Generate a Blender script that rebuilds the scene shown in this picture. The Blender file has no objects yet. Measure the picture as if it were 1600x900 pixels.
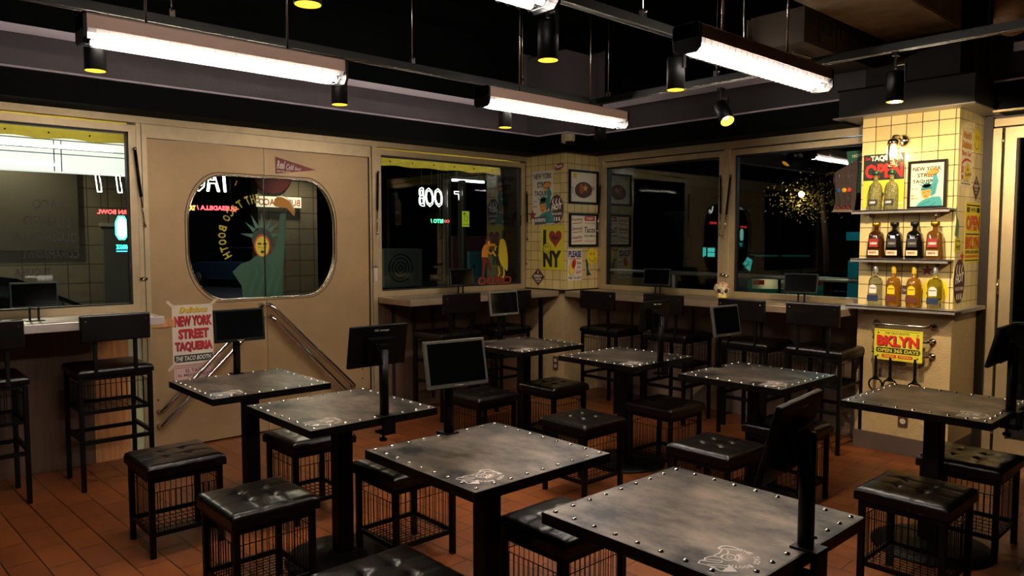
import bpy, bmesh, math, random
from mathutils import Vector, Matrix, Euler
random.seed(7)
PI = math.pi
C = bpy.context.scene.collection
SC = bpy.context.scene

# ------------------------------------------------------------------ camera, world, exposure
cam_d = bpy.data.cameras.new('camera'); cam = bpy.data.objects.new('camera', cam_d); C.objects.link(cam)
SC.camera = cam
cam_d.sensor_width = 36; cam_d.lens = 26.12; cam_d.clip_start = .05; cam_d.clip_end = 200
_f = Vector((-.7385, .6743, -.0629)).normalized()
cam.location = (0, 0, 1.55)
cam.rotation_euler = _f.to_track_quat('-Z', 'Y').to_euler()
w = bpy.data.worlds.new('night'); SC.world = w; w.use_nodes = True
w.node_tree.nodes['Background'].inputs[0].default_value = (.25, .4, .6, 1)
w.node_tree.nodes['Background'].inputs[1].default_value = .0025
SC.view_settings.view_transform = 'Standard'; SC.view_settings.look = 'None'
SC.view_settings.gamma = 1; SC.view_settings.use_curve_mapping = False
SC.view_settings.exposure = 0.55
TUBE_STRENGTH = 60.0
SPOT_W = 16.0
TUBE_COL = (1, .88, .77)

# ------------------------------------------------------------------ materials
def lin(h):
    if isinstance(h, tuple): return h
    h = h.lstrip('#'); v = [int(h[i:i+2], 16)/255 for i in (0, 2, 4)]
    return tuple(c/12.92 if c < .04045 else ((c+.055)/1.055)**2.4 for c in v)
MC = {}
def mat(name, col, rough=.6, metal=0, emit=0, noise=0, nscale=8, bump=0, bscale=60, spec=.5, ecol=None, stretch=None, col2=None, ramp=(.3, .7)):
    if name in MC: return MC[name]
    m = bpy.data.materials.new(name); m.use_nodes = True; nt = m.node_tree; b = nt.nodes['Principled BSDF']
    c = lin(col); b.inputs['Base Color'].default_value = (*c, 1)
    b.inputs['Roughness'].default_value = rough; b.inputs['Metallic'].default_value = metal
    b.inputs['Specular IOR Level'].default_value = spec
    if emit:
        b.inputs['Emission Color'].default_value = (*(lin(ecol) if ecol else c), 1); b.inputs['Emission Strength'].default_value = emit
    if noise or bump:
        tc = nt.nodes.new('ShaderNodeTexCoord'); mp = nt.nodes.new('ShaderNodeMapping')
        nt.links.new(tc.outputs['Object'], mp.inputs[0])
        if stretch: mp.inputs['Scale'].default_value = stretch
    if noise:
        n = nt.nodes.new('ShaderNodeTexNoise'); n.inputs['Scale'].default_value = nscale; n.inputs['Detail'].default_value = 6; n.inputs['Roughness'].default_value = .65
        r = nt.nodes.new('ShaderNodeValToRGB'); r.color_ramp.elements[0].position = ramp[0]; r.color_ramp.elements[1].position = ramp[1]
        k1 = lin(col2) if col2 else tuple(x*(1-noise) for x in c); k2 = tuple(min(1, x*(1+noise*.6)) for x in c)
        r.color_ramp.elements[0].color = (*k1, 1); r.color_ramp.elements[1].color = (*k2, 1)
        nt.links.new(mp.outputs[0], n.inputs['Vector']); nt.links.new(n.outputs['Fac'], r.inputs[0]); nt.links.new(r.outputs[0], b.inputs['Base Color'])
    if bump:
        n2 = nt.nodes.new('ShaderNodeTexNoise'); n2.inputs['Scale'].default_value = bscale; n2.inputs['Detail'].default_value = 3
        bm_ = nt.nodes.new('ShaderNodeBump'); bm_.inputs['Strength'].default_value = bump; bm_.inputs['Distance'].default_value = .01
        nt.links.new(mp.outputs[0], n2.inputs['Vector']); nt.links.new(n2.outputs['Fac'], bm_.inputs['Height']); nt.links.new(bm_.outputs[0], b.inputs['Normal'])
    MC[name] = m; return m
def grid_mat(name, axes, size, mortar, c1, c2, cm, rough, off=0.0, rot=0, shift=(0, 0), bump=.3, spec=.5, metal=0, nscale=3, namt=.25):
    m = bpy.data.materials.new(name); m.use_nodes = True; nt = m.node_tree; b = nt.nodes['Principled BSDF']; N = nt.nodes.new; Lk = nt.links.new
    tc = N('ShaderNodeTexCoord'); sp = N('ShaderNodeSeparateXYZ'); cb = N('ShaderNodeCombineXYZ'); mp = N('ShaderNodeMapping')
    Lk(tc.outputs['Object'], sp.inputs[0]); Lk(sp.outputs[axes[0]], cb.inputs[0]); Lk(sp.outputs[axes[1]], cb.inputs[1]); Lk(cb.outputs[0], mp.inputs[0])
    mp.inputs['Location'].default_value = (shift[0], shift[1], 0); mp.inputs['Rotation'].default_value = (0, 0, rot)
    br = N('ShaderNodeTexBrick'); br.offset = off; br.squash = 1; br.inputs['Scale'].default_value = 1
    br.inputs['Brick Width'].default_value = size[0]; br.inputs['Row Height'].default_value = size[1]; br.inputs['Mortar Size'].default_value = mortar
    br.inputs['Mortar Smooth'].default_value = .1; br.inputs['Bias'].default_value = 0
    br.inputs['Color1'].default_value = (*lin(c1), 1); br.inputs['Color2'].default_value = (*lin(c2), 1); br.inputs['Mortar'].default_value = (*lin(cm), 1)
    Lk(mp.outputs[0], br.inputs['Vector'])
    nz = N('ShaderNodeTexNoise'); nz.inputs['Scale'].default_value = nscale; nz.inputs['Detail'].default_value = 8; nz.inputs['Roughness'].default_value = .7
    Lk(tc.outputs['Object'], nz.inputs['Vector'])
    rp = N('ShaderNodeValToRGB'); rp.color_ramp.elements[0].position = .3; rp.color_ramp.elements[1].position = .7
    rp.color_ramp.elements[0].color = (1-namt,)*3+(1,); rp.color_ramp.elements[1].color = (1, 1, 1, 1); Lk(nz.outputs['Fac'], rp.inputs[0])
    mx = N('ShaderNodeMixRGB'); mx.blend_type = 'MULTIPLY'; mx.inputs[0].default_value = 1; Lk(br.outputs['Color'], mx.inputs[1]); Lk(rp.outputs[0], mx.inputs[2])
    Lk(mx.outputs[0], b.inputs['Base Color']); b.inputs['Roughness'].default_value = rough; b.inputs['Specular IOR Level'].default_value = spec
    bp = N('ShaderNodeBump'); bp.invert = True; bp.inputs['Strength'].default_value = bump; bp.inputs['Distance'].default_value = .004
    Lk(br.outputs['Fac'], bp.inputs['Height']); Lk(bp.outputs[0], b.inputs['Normal'])
    MC[name] = m; return m
def pane_mat(name, tint=(.86, .92, .9), ior=1.5, rough=0.0, base=.0):
    m = bpy.data.materials.new(name); m.use_nodes = True; nt = m.node_tree; nt.nodes.clear(); N = nt.nodes.new; Lk = nt.links.new
    o = N('ShaderNodeOutputMaterial'); mx = N('ShaderNodeMixShader'); t = N('ShaderNodeBsdfTransparent'); g = N('ShaderNodeBsdfGlossy'); fr = N('ShaderNodeFresnel')
    t.inputs[0].default_value = (*tint, 1); g.inputs['Roughness'].default_value = rough; fr.inputs[0].default_value = ior
    Lk(fr.outputs[0], mx.inputs[0]); Lk(t.outputs[0], mx.inputs[1]); Lk(g.outputs[0], mx.inputs[2]); Lk(mx.outputs[0], o.inputs[0])
    MC[name] = m; return m
def glass_mat(name, col, rough=0):
    m = bpy.data.materials.new(name); m.use_nodes = True; b = m.node_tree.nodes['Principled BSDF']
    b.inputs['Base Color'].default_value = (*lin(col), 1); b.inputs['Transmission Weight'].default_value = 1; b.inputs['Roughness'].default_value = rough; b.inputs['IOR'].default_value = 1.4
    MC[name] = m; return m
def flat(col, rough=.55):
    return mat('print_'+(col.lstrip('#') if isinstance(col, str) else str(col)), col, rough)
BLACK = mat('black_paint', '#070808', .55)
CEIL = mat('ceiling_black', '#050607', .9, noise=.3, nscale=4, spec=.08)
SOFFIT = mat('soffit_grey', '#685f62', .75, noise=.12, nscale=5, bump=.15, bscale=90)
LILAC = mat('soffit_edge_pale', '#d8ccd6', .7)
FASCIA = mat('fascia_dark', '#080b0d', .7, noise=.2, nscale=3, spec=.1)
CAPM = mat('pillar_cap_grey', '#35322e', .6, noise=.1, nscale=4, spec=.2)
STEEL = mat('frame_beige_steel', '#b8a480', .38, metal=.55, noise=.12, nscale=7, bump=.05, bscale=30)
STEELD = mat('frame_edge_dark', '#2a2420', .5, metal=.4)
DOORM = mat('door_brushed', '#a88a62', .42, metal=.35, noise=.16, nscale=2.2, bump=.08, bscale=160)
SHELFM = mat('shelf_stainless', '#9a938e', .35, metal=.5, noise=.15, nscale=9)
CHROME = mat('chrome', '#cfc9c2', .15, metal=1)
IRON = mat('black_iron', '#040404', .45, spec=.2)
SCREWM = mat('rivet_steel', '#c6c2ba', .25, metal=1)
STUCCO = mat('stucco_beige', '#b89d70', .8, noise=.08, nscale=20, bump=.5, bscale=130)
PLINTH = mat('plinth_grey', '#57463f', .6, noise=.15, nscale=6)
CONC = mat('beam_concrete', '#94836a', .85, noise=.4, nscale=5, bump=.6, bscale=9)
CONC2 = mat('beam_brown', '#b08a63', .85, noise=.3, nscale=7, bump=.5, bscale=12)
COUNTER = mat('counter_top', '#a08a72', .32, metal=.5, noise=.2, nscale=5)
COUNTERL = mat('counter_pale', '#c5b9b2', .3, metal=.3, noise=.12, nscale=5)
UNDER = mat('under_panel_brown', '#5d4434', .6, noise=.35, nscale=3, stretch=(1, 12, .6))
UNDERW = mat('wood_and_backlit_orange', '#c98a55', .45, noise=.35, nscale=4, stretch=(1, 9, .8))  # on the wall panel, light from behind is put into this pale orange
UNDERG = mat('under_panel_backlit_green', '#c2c59a', .5, noise=.2, nscale=6)  # pale green carries the light behind the lower panel
UNDERB = mat('under_panel_tan', '#7d6858', .6, noise=.15, nscale=5)
LEATHER = mat('black_leather', '#0a0605', .30, noise=.2, nscale=12, bump=.15, bscale=40, spec=.36)
PLASTIC = mat('black_plastic', '#040505', .4, spec=.25)
SCREEN = mat('screen_glass', '#040506', .08, spec=.8)
BEZEL = mat('bezel_grey', '#4a4844', .35)
GLASS = pane_mat('window_glass')
EMW = mat('tube_glow', (1, 1, 1), .5, emit=TUBE_STRENGTH, ecol=TUBE_COL)
HOUS = mat('fixture_housing', '#c4a596', .5, metal=.2)
REFL = mat('fixture_reflector', '#e8e4e0', .4)
FLOORM = grid_mat('terracotta_tiles', (0, 1), (.295, .1475), .0032, '#87491f', '#733c1b', '#1e0e06', .42, off=.5, rot=math.radians(-2.5), shift=(0, .02), bump=.5, namt=.4, nscale=5)
TILEX = grid_mat('cream_tiles_front', (0, 2), (.105, .105), .0026, '#e3cf95', '#dcc588', '#2e261c', .18, shift=(.06, .03), namt=.08, bump=.25)
TILEY = grid_mat('cream_tiles_side', (1, 2), (.105, .105), .0016, '#e3cf95', '#dcc588', '#4a3d2a', .18, shift=(.03, .03), namt=.08, bump=.25)
TILEXF = grid_mat('cream_tiles_corner_front', (0, 2), (.106, .098), .0028, '#cdb579', '#c2a86b', '#6b5636', .2, shift=(.04, .02), namt=.1, bump=.25)
TILEYF = grid_mat('cream_tiles_corner_side', (1, 2), (.106, .098), .0028, '#d8c084', '#ccb274', '#6b5636', .2, shift=(.04, .02), namt=.1, bump=.25)
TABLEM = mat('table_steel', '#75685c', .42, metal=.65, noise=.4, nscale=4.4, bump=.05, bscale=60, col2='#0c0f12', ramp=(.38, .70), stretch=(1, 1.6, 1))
EDGEM = mat('table_edge_steel', '#1b1a19', .35, metal=.7, noise=.7, nscale=30)
WHITEINK = mat('white_print', '#d8cfc6', .6)

# ------------------------------------------------------------------ builders
class B:
    def __init__(s): s.v = []; s.f = []; s.m = []; s.mats = []; s.sm = []
    def mi(s, m):
        if m not in s.mats: s.mats.append(m)
        return s.mats.index(m)
    def add(s, vs, fs, m, smooth=False):
        o = len(s.v); s.v += [tuple(v) for v in vs]; k = s.mi(m)
        for f in fs: s.f.append(tuple(i+o for i in f)); s.m.append(k); s.sm.append(smooth)
        return s
    def box(s, x0, x1, y0, y1, z0, z1, m, M=None):
        vs = [Vector((x, y, z)) for x in (x0, x1) for y in (y0, y1) for z in (z0, z1)]
        if M is not None: vs = [M @ v for v in vs]
        return s.add(vs, [(0, 1, 3, 2), (4, 6, 7, 5), (0, 4, 5, 1), (2, 3, 7, 6), (0, 2, 6, 4), (1, 5, 7, 3)], m)
    def cbox(s, c, d, m, M=None, ch=0):
        if ch <= 0:
            return s.box(c[0]-d[0]/2, c[0]+d[0]/2, c[1]-d[1]/2, c[1]+d[1]/2, c[2]-d[2]/2, c[2]+d[2]/2, m, M)
        bm = bmesh.new(); bmesh.ops.create_cube(bm, size=1)
        for v in bm.verts: v.co = Vector((v.co.x*d[0], v.co.y*d[1], v.co.z*d[2]))
        bmesh.ops.bevel(bm, geom=bm.edges[:], offset=ch, segments=2, profile=.5, affect='EDGES')
        for v in bm.verts: v.co += Vector(c)
        if M is not None: bm.transform(M)
        bm.verts.index_update(); s.add([v.co[:] for v in bm.verts], [[v.index for v in f.verts] for f in bm.faces], m); bm.free(); return s
    def tube(s, pts, r, m, n=8, caps=True, smooth=True, closed=False):
        pts = [Vector(p) for p in pts]; rs = r if isinstance(r, (list, tuple)) else [r]*len(pts)
        vs = []; fs = []; up = None; K = len(pts)
        for i, p in enumerate(pts):
            a = pts[(i-1) % K] if (closed or i > 0) else p; b = pts[(i+1) % K] if (closed or i < K-1) else p
            t = (b-a).normalized()
            if up is None: up = t.orthogonal().normalized()
            up = (up-t*up.dot(t)); up = up.normalized() if up.length > 1e-6 else t.orthogonal().normalized()
            q = t.cross(up)
            for k in range(n):
                an = 2*PI*(k+.5)/n; vs.append(p+(up*math.cos(an)+q*math.sin(an))*rs[i])
        for i in range(K if closed else K-1):
            j = (i+1) % K
            for k in range(n): fs.append((i*n+k, i*n+(k+1) % n, j*n+(k+1) % n, j*n+k))
        s.add(vs, fs, m, smooth)
        if caps and not closed:
            o = len(s.v)-len(vs); k = s.mi(m)
            s.f.append(tuple(o+i for i in range(n))[::-1]); s.f.append(tuple(o+(K-1)*n+i for i in range(n))); s.m += [k, k]; s.sm += [False, False]
        return s
    def lathe(s, prof, c, m, n=20, axis='Z', smooth=True, M=None, caps=True):
        vs = []; fs = []
        for (r, h) in prof:
            for k in range(n):
                a = 2*PI*k/n; p = Vector((r*math.cos(a), r*math.sin(a), h))
                if axis == 'X': p = Vector((p.z, p.x, p.y))
                if axis == 'Y': p = Vector((p.x, p.z, p.y))
                p = (M @ p if M is not None else p)+Vector(c); vs.append(p)
        for i in range(len(prof)-1):
            for k in range(n): fs.append((i*n+k, i*n+(k+1) % n, (i+1)*n+(k+1) % n, (i+1)*n+k))
        if caps:
            if prof[0][0] > 1e-5: fs.append(tuple(range(n))[::-1])
            if prof[-1][0] > 1e-5: fs.append(tuple((len(prof)-1)*n+k for k in range(n)))
        return s.add(vs, fs, m, smooth)
    def prism(s, poly, O, U, V, W, m):
        O, U, V, W = map(Vector, (O, U, V, W)); n = len(poly)
        a = [O+U*p[0]+V*p[1] for p in poly]; vs = a+[p+W for p in a]
        fs = [tuple(range(n))[::-1], tuple(range(n, 2*n))]+[(i, (i+1) % n, n+(i+1) % n, n+i) for i in range(n)]
        return s.add(vs, fs, m)
    def ball(s, c, r, m, n=12, k=8, sc=(1, 1, 1)):
        prof = [(r*math.sin(PI*i/k), -r*math.cos(PI*i/k)) for i in range(k+1)]
        M = Matrix.Diagonal((*sc, 1)); return s.lathe(prof, c, m, n, M=M, caps=False)
    def build(s, name, parent=None, world=False, smooth=None, **tags):
        me = bpy.data.meshes.new(name); vs = s.v
        if world and parent is not None:
            I = parent.matrix_basis.inverted(); vs = [I @ Vector(v) for v in vs]
        me.from_pydata([tuple(v) for v in vs], [], s.f)
        for m in s.mats: me.materials.append(m)
        me.polygons.foreach_set('material_index', s.m); me.polygons.foreach_set('use_smooth', [bool(x) for x in s.sm])
        me.update(); o = bpy.data.objects.new(name, me); C.objects.link(o)
        if parent is not None: o.parent = parent
        for k, v in tags.items(): o[k] = v
        return o
def tag(o, label, cat, group=None, kind=None):
    o['label'] = label; o['category'] = cat
    if group: o['group'] = group
    if kind: o['kind'] = kind
    return o
def thing(name, label, cat, loc=(0, 0, 0), rz=0, group=None, kind=None):
    o = bpy.data.objects.new(name, None); C.objects.link(o); o.empty_display_size = .05
    o.location = loc; o.rotation_euler = (0, 0, rz); return tag(o, label, cat, group, kind)
def structure(o): o['kind'] = 'structure'; return o
def sempty(name, loc=(0, 0, 0)):
    o = bpy.data.objects.new(name, None); C.objects.link(o); o.location = loc; o['kind'] = 'structure'; return o
def dup(src, loc, rz, label, group=None):
    def cp(o, par):
        c = o.copy(); C.objects.link(c); c.parent = par
        for ch in o.children: cp(ch, c)
        return c
    r = cp(src, None); r.location = loc; r.rotation_euler = (0, 0, rz); r['label'] = label
    if group: r['group'] = group
    return r

# lettering: font outlines turned to mesh once per word and style
_TC = {}
def text_geo(body, shear=0, bold=0, spacing=1.0):
    key = (body, shear, bold, spacing)
    if key in _TC: return _TC[key]
    cu = bpy.data.curves.new('t', 'FONT'); cu.body = body; cu.size = 1; cu.shear = shear; cu.offset = bold; cu.space_character = spacing; cu.resolution_u = 2
    cu.fill_mode = 'FRONT'
    ob = bpy.data.objects.new('t', cu); C.objects.link(ob)
    dg = bpy.context.evaluated_depsgraph_get(); me = bpy.data.meshes.new_from_object(ob.evaluated_get(dg))
    vs = [(v.co.x, v.co.y) for v in me.vertices]; fs = [tuple(p.vertices) for p in me.polygons]
    bpy.data.objects.remove(ob); bpy.data.curves.remove(cu); bpy.data.meshes.remove(me)
    xs = [v[0] for v in vs]; ys = [v[1] for v in vs]; r = (vs, fs, min(xs), max(xs), min(ys), max(ys)); _TC[key] = r; return r
class Flat:
    """a printed or painted flat thing: layers on a plane through O with directions U, V"""
    def __init__(s, O, U, V, step=.0006, base=0.0):
        s.O = Vector(O); s.U = Vector(U).normalized(); s.V = Vector(V).normalized(); s.N = s.U.cross(s.V); s.b = B(); s.k = base; s.step = step
    def P(s, p, h=0): return s.O+s.U*p[0]+s.V*p[1]+s.N*(s.k+h)
    def board(s, poly, th, m):
        s.b.prism(poly, s.P((0, 0)), s.U, s.V, s.N*th, m); s.k += th+s.step; return s
    def up(s): s.k += s.step; return s
    def poly(s, pts, m): s.b.add([s.P(p) for p in pts], [tuple(range(len(pts)))], m); return s
    def rect(s, x0, y0, x1, y1, m): return s.poly([(x0, y0), (x1, y0), (x1, y1), (x0, y1)], m)
    def disc(s, c, rx, ry, m, n=28, rot=0, a0=0, a1=2*PI):
        full = abs(a1-a0-2*PI) < 1e-6; N = n if full else n+1
        pts = [(c[0]+rx*math.cos(a0+(a1-a0)*i/n)*math.cos(rot)-ry*math.sin(a0+(a1-a0)*i/n)*math.sin(rot), c[1]+rx*math.cos(a0+(a1-a0)*i/n)*math.sin(rot)+ry*math.sin(a0+(a1-a0)*i/n)*math.cos(rot)) for i in range(N)]
        return s.poly(pts, m)
    def stroke(s, pts, wd, m, closed=False):
        pts = [Vector(p).to_2d() for p in pts]; n = len(pts); L = []; R = []
        for i, p in enumerate(pts):
            a = pts[(i-1) % n] if (closed or i) else p; b = pts[(i+1) % n] if (closed or i < n-1) else p
            d = (b-a); d = d.normalized() if d.length > 1e-9 else Vector((1, 0)); q = Vector((-d.y, d.x))*wd/2; L.append(p+q); R.append(p-q)
        vs = [s.P(p) for p in L+R]; fs = [(i, n+i, n+(i+1) % n, (i+1) % n) for i in range(n if closed else n-1)]
        s.b.add(vs, fs, m); return s
    def ring(s, c, rx, ry, wd, m, n=32, a0=0, a1=2*PI):
        full = abs(a1-a0-2*PI) < 1e-6
        return s.stroke([(c[0]+rx*math.cos(a0+(a1-a0)*i/n), c[1]+ry*math.sin(a0+(a1-a0)*i/n)) for i in range(n if full else n+1)], wd, m, full)
    def text(s, body, x0, y0, x1, y1, m, shear=0, bold=.02, mirror=False, rise=0, spacing=1.0, shadow=None, so=(.004, -.004)):
        vs, fs, ax_, bx_, ay_, by_ = text_geo(body, shear, bold, spacing)
        def put(dx, dy, mm):
            out = []
            for (x, y) in vs:
                u = (x-ax_)/(bx_-ax_); v = (y-ay_)/(by_-ay_)
                if mirror: u = 1-u
                out.append(s.P((x0+u*(x1-x0)+dx, y0+v*(y1-y0)+rise*u+dy)))
            s.b.add(out, fs, mm)
        if shadow is not None: put(so[0], so[1], shadow); s.up()
        put(0, 0, m); return s
    def glyph(s, ch, c, h, wd, ang, m, bold=.03, mirror=False, shear=0):
        vs, fs, ax_, bx_, ay_, by_ = text_geo(ch, shear, bold)
        out = []
        for (x, y) in vs:
            u = ((x-ax_)/(bx_-ax_)-.5)*wd; v = ((y-ay_)/(by_-ay_)-.5)*h
            if mirror: u = -u
            out.append(s.P((c[0]+u*math.cos(ang)-v*math.sin(ang), c[1]+u*math.sin(ang)+v*math.cos(ang))))
        s.b.add(out, fs, m); return s
    def build(s, name, parent=None, world=False): return s.b.build(name, parent, world)
def rrect(x0, y0, x1, y1, rx, ry=None, n=8):
    ry = rx if ry is None else ry; o = []
    for cx, cy, a in ((x1-rx, y1-ry, 0), (x0+rx, y1-ry, 90), (x0+rx, y0+ry, 180), (x1-rx, y0+ry, 270)):
        for i in range(n+1):
            t = math.radians(a+90*i/n); o.append((cx+rx*math.cos(t), cy+ry*math.sin(t)))
    return o
def star(c, r, k=5, inner=.42, rot=PI/2):
    return [(c[0]+(r if i % 2 == 0 else r*inner)*math.cos(rot+PI*i/k), c[1]+(r if i % 2 == 0 else r*inner)*math.sin(rot+PI*i/k)) for i in range(2*k)]
def bez(pts, n=8):
    """smooth open curve through pts (Catmull-Rom)"""
    p = [Vector(q) for q in pts]; p = [p[0]*2-p[1]]+p+[p[-1]*2-p[-2]]; o = []
    for i in range(1, len(p)-2):
        for k in range(n):
            t = k/n; o.append(.5*((2*p[i])+(-p[i-1]+p[i+1])*t+(2*p[i-1]-5*p[i]+4*p[i+1]-p[i+2])*t*t+(-p[i-1]+3*p[i]-3*p[i+1]+p[i+2])*t**3))
    o.append(p[-2]); return [tuple(q) for q in o]
WX, WY, WR = -5.74, 5.95, 6.27      # inner faces of the left, back and right-hand back walls
X, Y, Z = (1, 0, 0), (0, 1, 0), (0, 0, 1)

# ================================================================== STRUCTURE
structure(B().box(-5.9, 2.6, -2.6, 6.45, -.06, 0, FLOORM).build('floor'))
structure(B().box(-5.9, 2.6, -2.6, 6.45, 3.5, 3.56, CEIL).build('ceiling'))
DARKW = mat('rear_wall_paint', '#1c1916', .8)
structure(B().box(-5.9, 2.6, -2.66, -2.6, 0, 3.5, DARKW).build('wall_front'))
structure(B().box(2.6, 2.66, -2.6, 6.45, 0, 3.5, DARKW).build('wall_right'))
# left wall : lower panels, header band, upper soffit wall
b = B(); t = .16
b.box(WX-t, WX, -2.6, -.2, 0, 2.47, UNDER)
b.box(WX-t, WX, -.2, 1.30, 0, 1.05, UNDER); b.box(WX-t, WX, 1.30, 1.53, 0, 1.05, UNDERW); b.box(WX-t, WX, 1.53, 1.655, 0, 1.05, UNDERG)
b.box(WX-t, WX, 3.595, 5.44, 0, 1.05, UNDER)
for yy in (3.75, 3.98, 4.2, 4.45, 4.7, 4.95): b.box(WX, WX+.012, yy, yy+.03, .05, 1.0, STEELD)
b.box(WX-t, WX, -2.6, 6.45, 2.47, 3.5, SOFFIT)
structure(b.build('wall_left'))
# back wall
b = B()
b.box(-5.17, -2.3, WY, WY+.16, 0, 1.05, UNDERB); b.box(-5.9, -1.70, WY, WY+.16, 2.47, 3.5, SOFFIT)
for xx in (-4.72, -4.0, -3.3, -2.75): b.box(xx, xx+.02, WY-.01, WY, .02, 1.02, STEELD)
b.box(-1.72, 2.6, WR, WR+.16, 2.40, 3.5, SOFFIT)
structure(b.build('wall_back'))
# steel header bands above the windows
b = B(); b.box(WX-.02, WX+.02, -2.6, 5.44, 2.385, 2.47, STEEL); b.box(WX+.02, WX+.03, -2.6, 5.44, 2.455, 2.47, STEEL); b.box(WX+.02, WX+.035, -2.6, 5.44, 2.385, 2.395, STEEL)
structure(b.build('trim_1'))
b = B(); b.box(-5.17, -2.36, WY-.02, WY+.02, 2.37, 2.47, STEEL); b.box(-5.17, -2.36, WY-.03, WY-.02, 2.45, 2.47, STEEL); b.box(-5.17, -2.36, WY-.035, WY-.02, 2.37, 2.382, STEEL)
structure(b.build('trim_2'))
b = B(); b.box(-1.70, 2.6, WR-.03, WR+.02, 2.375, 2.43, STEEL)
structure(b.build('trim_3'))
# dark fascia box running round the room under the soffit, with a pale top lip
FX, FY = -5.44, 5.65
path = [(FX, -2.6), (FX, 5.33), (-5.05, 5.33), (-5.05, FY), (-2.49, FY)]
def offset_box(path, inner, z0, z1, m, b):
    n = len(path)
    for i in range(n-1):
        (x0, y0), (x1, y1) = path[i], path[i+1]; (a0, c0), (a1, c1) = inner[i], inner[i+1]
        vs = [(x0, y0, z0), (x1, y1, z0), (x1, y1, z1), (x0, y0, z1), (a0, c0, z0), (a1, c1, z0), (a1, c1, z1), (a0, c0, z1)]
        b.add(vs, [(0, 1, 2, 3), (7, 6, 5, 4), (3, 2, 6, 7), (0, 4, 5, 1), (0, 3, 7, 4), (1, 5, 6, 2)], m)
inner = [(WX, -2.6), (WX, 5.6), (-5.3, 5.6), (-5.3, WY), (-2.49, WY)]
b = B(); offset_box(path, inner, 2.435, 2.605, FASCIA, b)
lip = [(p[0]+(.012 if i < 4 else 0), p[1]-.012) for i, p in enumerate(path)]
offset_box(lip, inner, 2.606, 2.618, LILAC, b)
structure(b.build('trim_4'))
b = B(); b.box(-1.60, 2.6, 5.97, WR, 2.45, 2.64, FASCIA); b.box(-1.60, 2.6, 5.958, WR, 2.641, 2.653, LILAC); b.box(-1.60, 2.6, 5.96, 6.0, 2.44, 2.452, STEEL)
structure(b.build('trim_5'))
# black ceiling drop with pale underside
b = B(); b.box(WX, -5.53, -2.6, 5.2, 2.9, 3.5, CEIL); b.box(-5.53, -5.522, -2.6, 5.2, 2.838, 2.892, LILAC); b.box(WX, -5.53, -2.6, 5.2, 2.885, 2.9, CEIL)
b.box(-4.9, -2.4, 5.72, WY, 2.925, 3.5, CEIL); b.box(-4.95, -2.4, 5.712, 5.72, 2.85, 2.905, LILAC); b.box(-4.9, -2.4, 5.72, WY, 2.9, 2.925, CEIL)
b.box(-1.5, 2.6, 6.0, WR, 2.9, 3.5, CEIL); b.box(-1.5, 2.6, 5.992, 6.0, 2.84, 2.9, LILAC)
structure(b.build('trim_6'))

# ---- corner pillar
b = B(); b.box(WX, -5.17, 5.44, 6.0, 0, 1.03, STUCCO)
o = structure(b.build('corner_pillar'))
B().box(WX+.001, -5.171, 5.438, 5.441, 1.06, 2.437, TILEXF).build('tile_front', o)
B().box(-5.173, -5.168, 5.44, 5.948, 1.06, 2.437, TILEYF).build('tile_side', o)
B().box(WX+.002, -5.18, 5.45, 5.99, 1.03, 3.45, SOFFIT).build('pillar_core', o)
bb = B(); bb.box(WX, -5.15, 5.415, 5.44, 1.03, 1.062, STEELD); bb.box(-5.17, -5.145, 5.415, 5.95, 1.03, 1.062, STEELD); bb.build('ledge_trim', o)
# ---- right pillar
PX0, PX1, PY = -2.36, -1.72, 5.68
o = structure(B().box(PX0, PX1, PY, 6.26, .115, 1.055, STUCCO).build('right_pillar'))
B().box(PX0-.004, PX1+.004, PY-.012, 6.26, 0, .13, PLINTH).build('plinth', o)
B().box(PX0+.001, PX1-.001, PY-.003, PY+.01, 1.055, 2.452, TILEX).build('tile_front', o)
B().box(PX1-.01, PX1+.002, PY-.002, 6.25, 1.055, 2.452, TILEY).build('tile_side', o)
B().box(PX0+.003, PX1-.012, PY+.012, 6.24, 1.05, 3.48, CAPM).build('pillar_core', o)
B().box(PX1, PX1+.06, 6.2, WR+.02, 0, 2.44, STEELD).build('corner_strip', o)
bb = B(); bb.box(-2.49, -1.60, 5.56, 6.2, 2.46, 2.65, CAPM); bb.box(-2.52, -1.585, 5.53, 6.2, 2.45, 2.459, SHELFM); bb.box(-2.5, -1.595, 5.55, 6.2, 2.651, 2.66, FASCIA)
bb.build('pillar_cap', o)
# ---- concrete beam, round duct
structure(B().box(-2.22, -1.74, -2.6, 6.2, 2.99, 3.5, CONC).build('ceiling_beam'))
bm = B()
for i in range(60):
    a = random.uniform(2.2, 5.6); bm.add([(-1.738, a, 2.99+random.uniform(-.006, .012)), (-1.738, a+random.uniform(.05, .3), 2.985), (-1.75, a+.1, 2.983)], [(0, 1, 2)], CONC2)
bm.box(-1.741, -1.735, -2.6, 6.1, 3.0, 3.5, CONC2)
bm.build('plaster_side', bpy.data.objects['ceiling_beam'])

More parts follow.
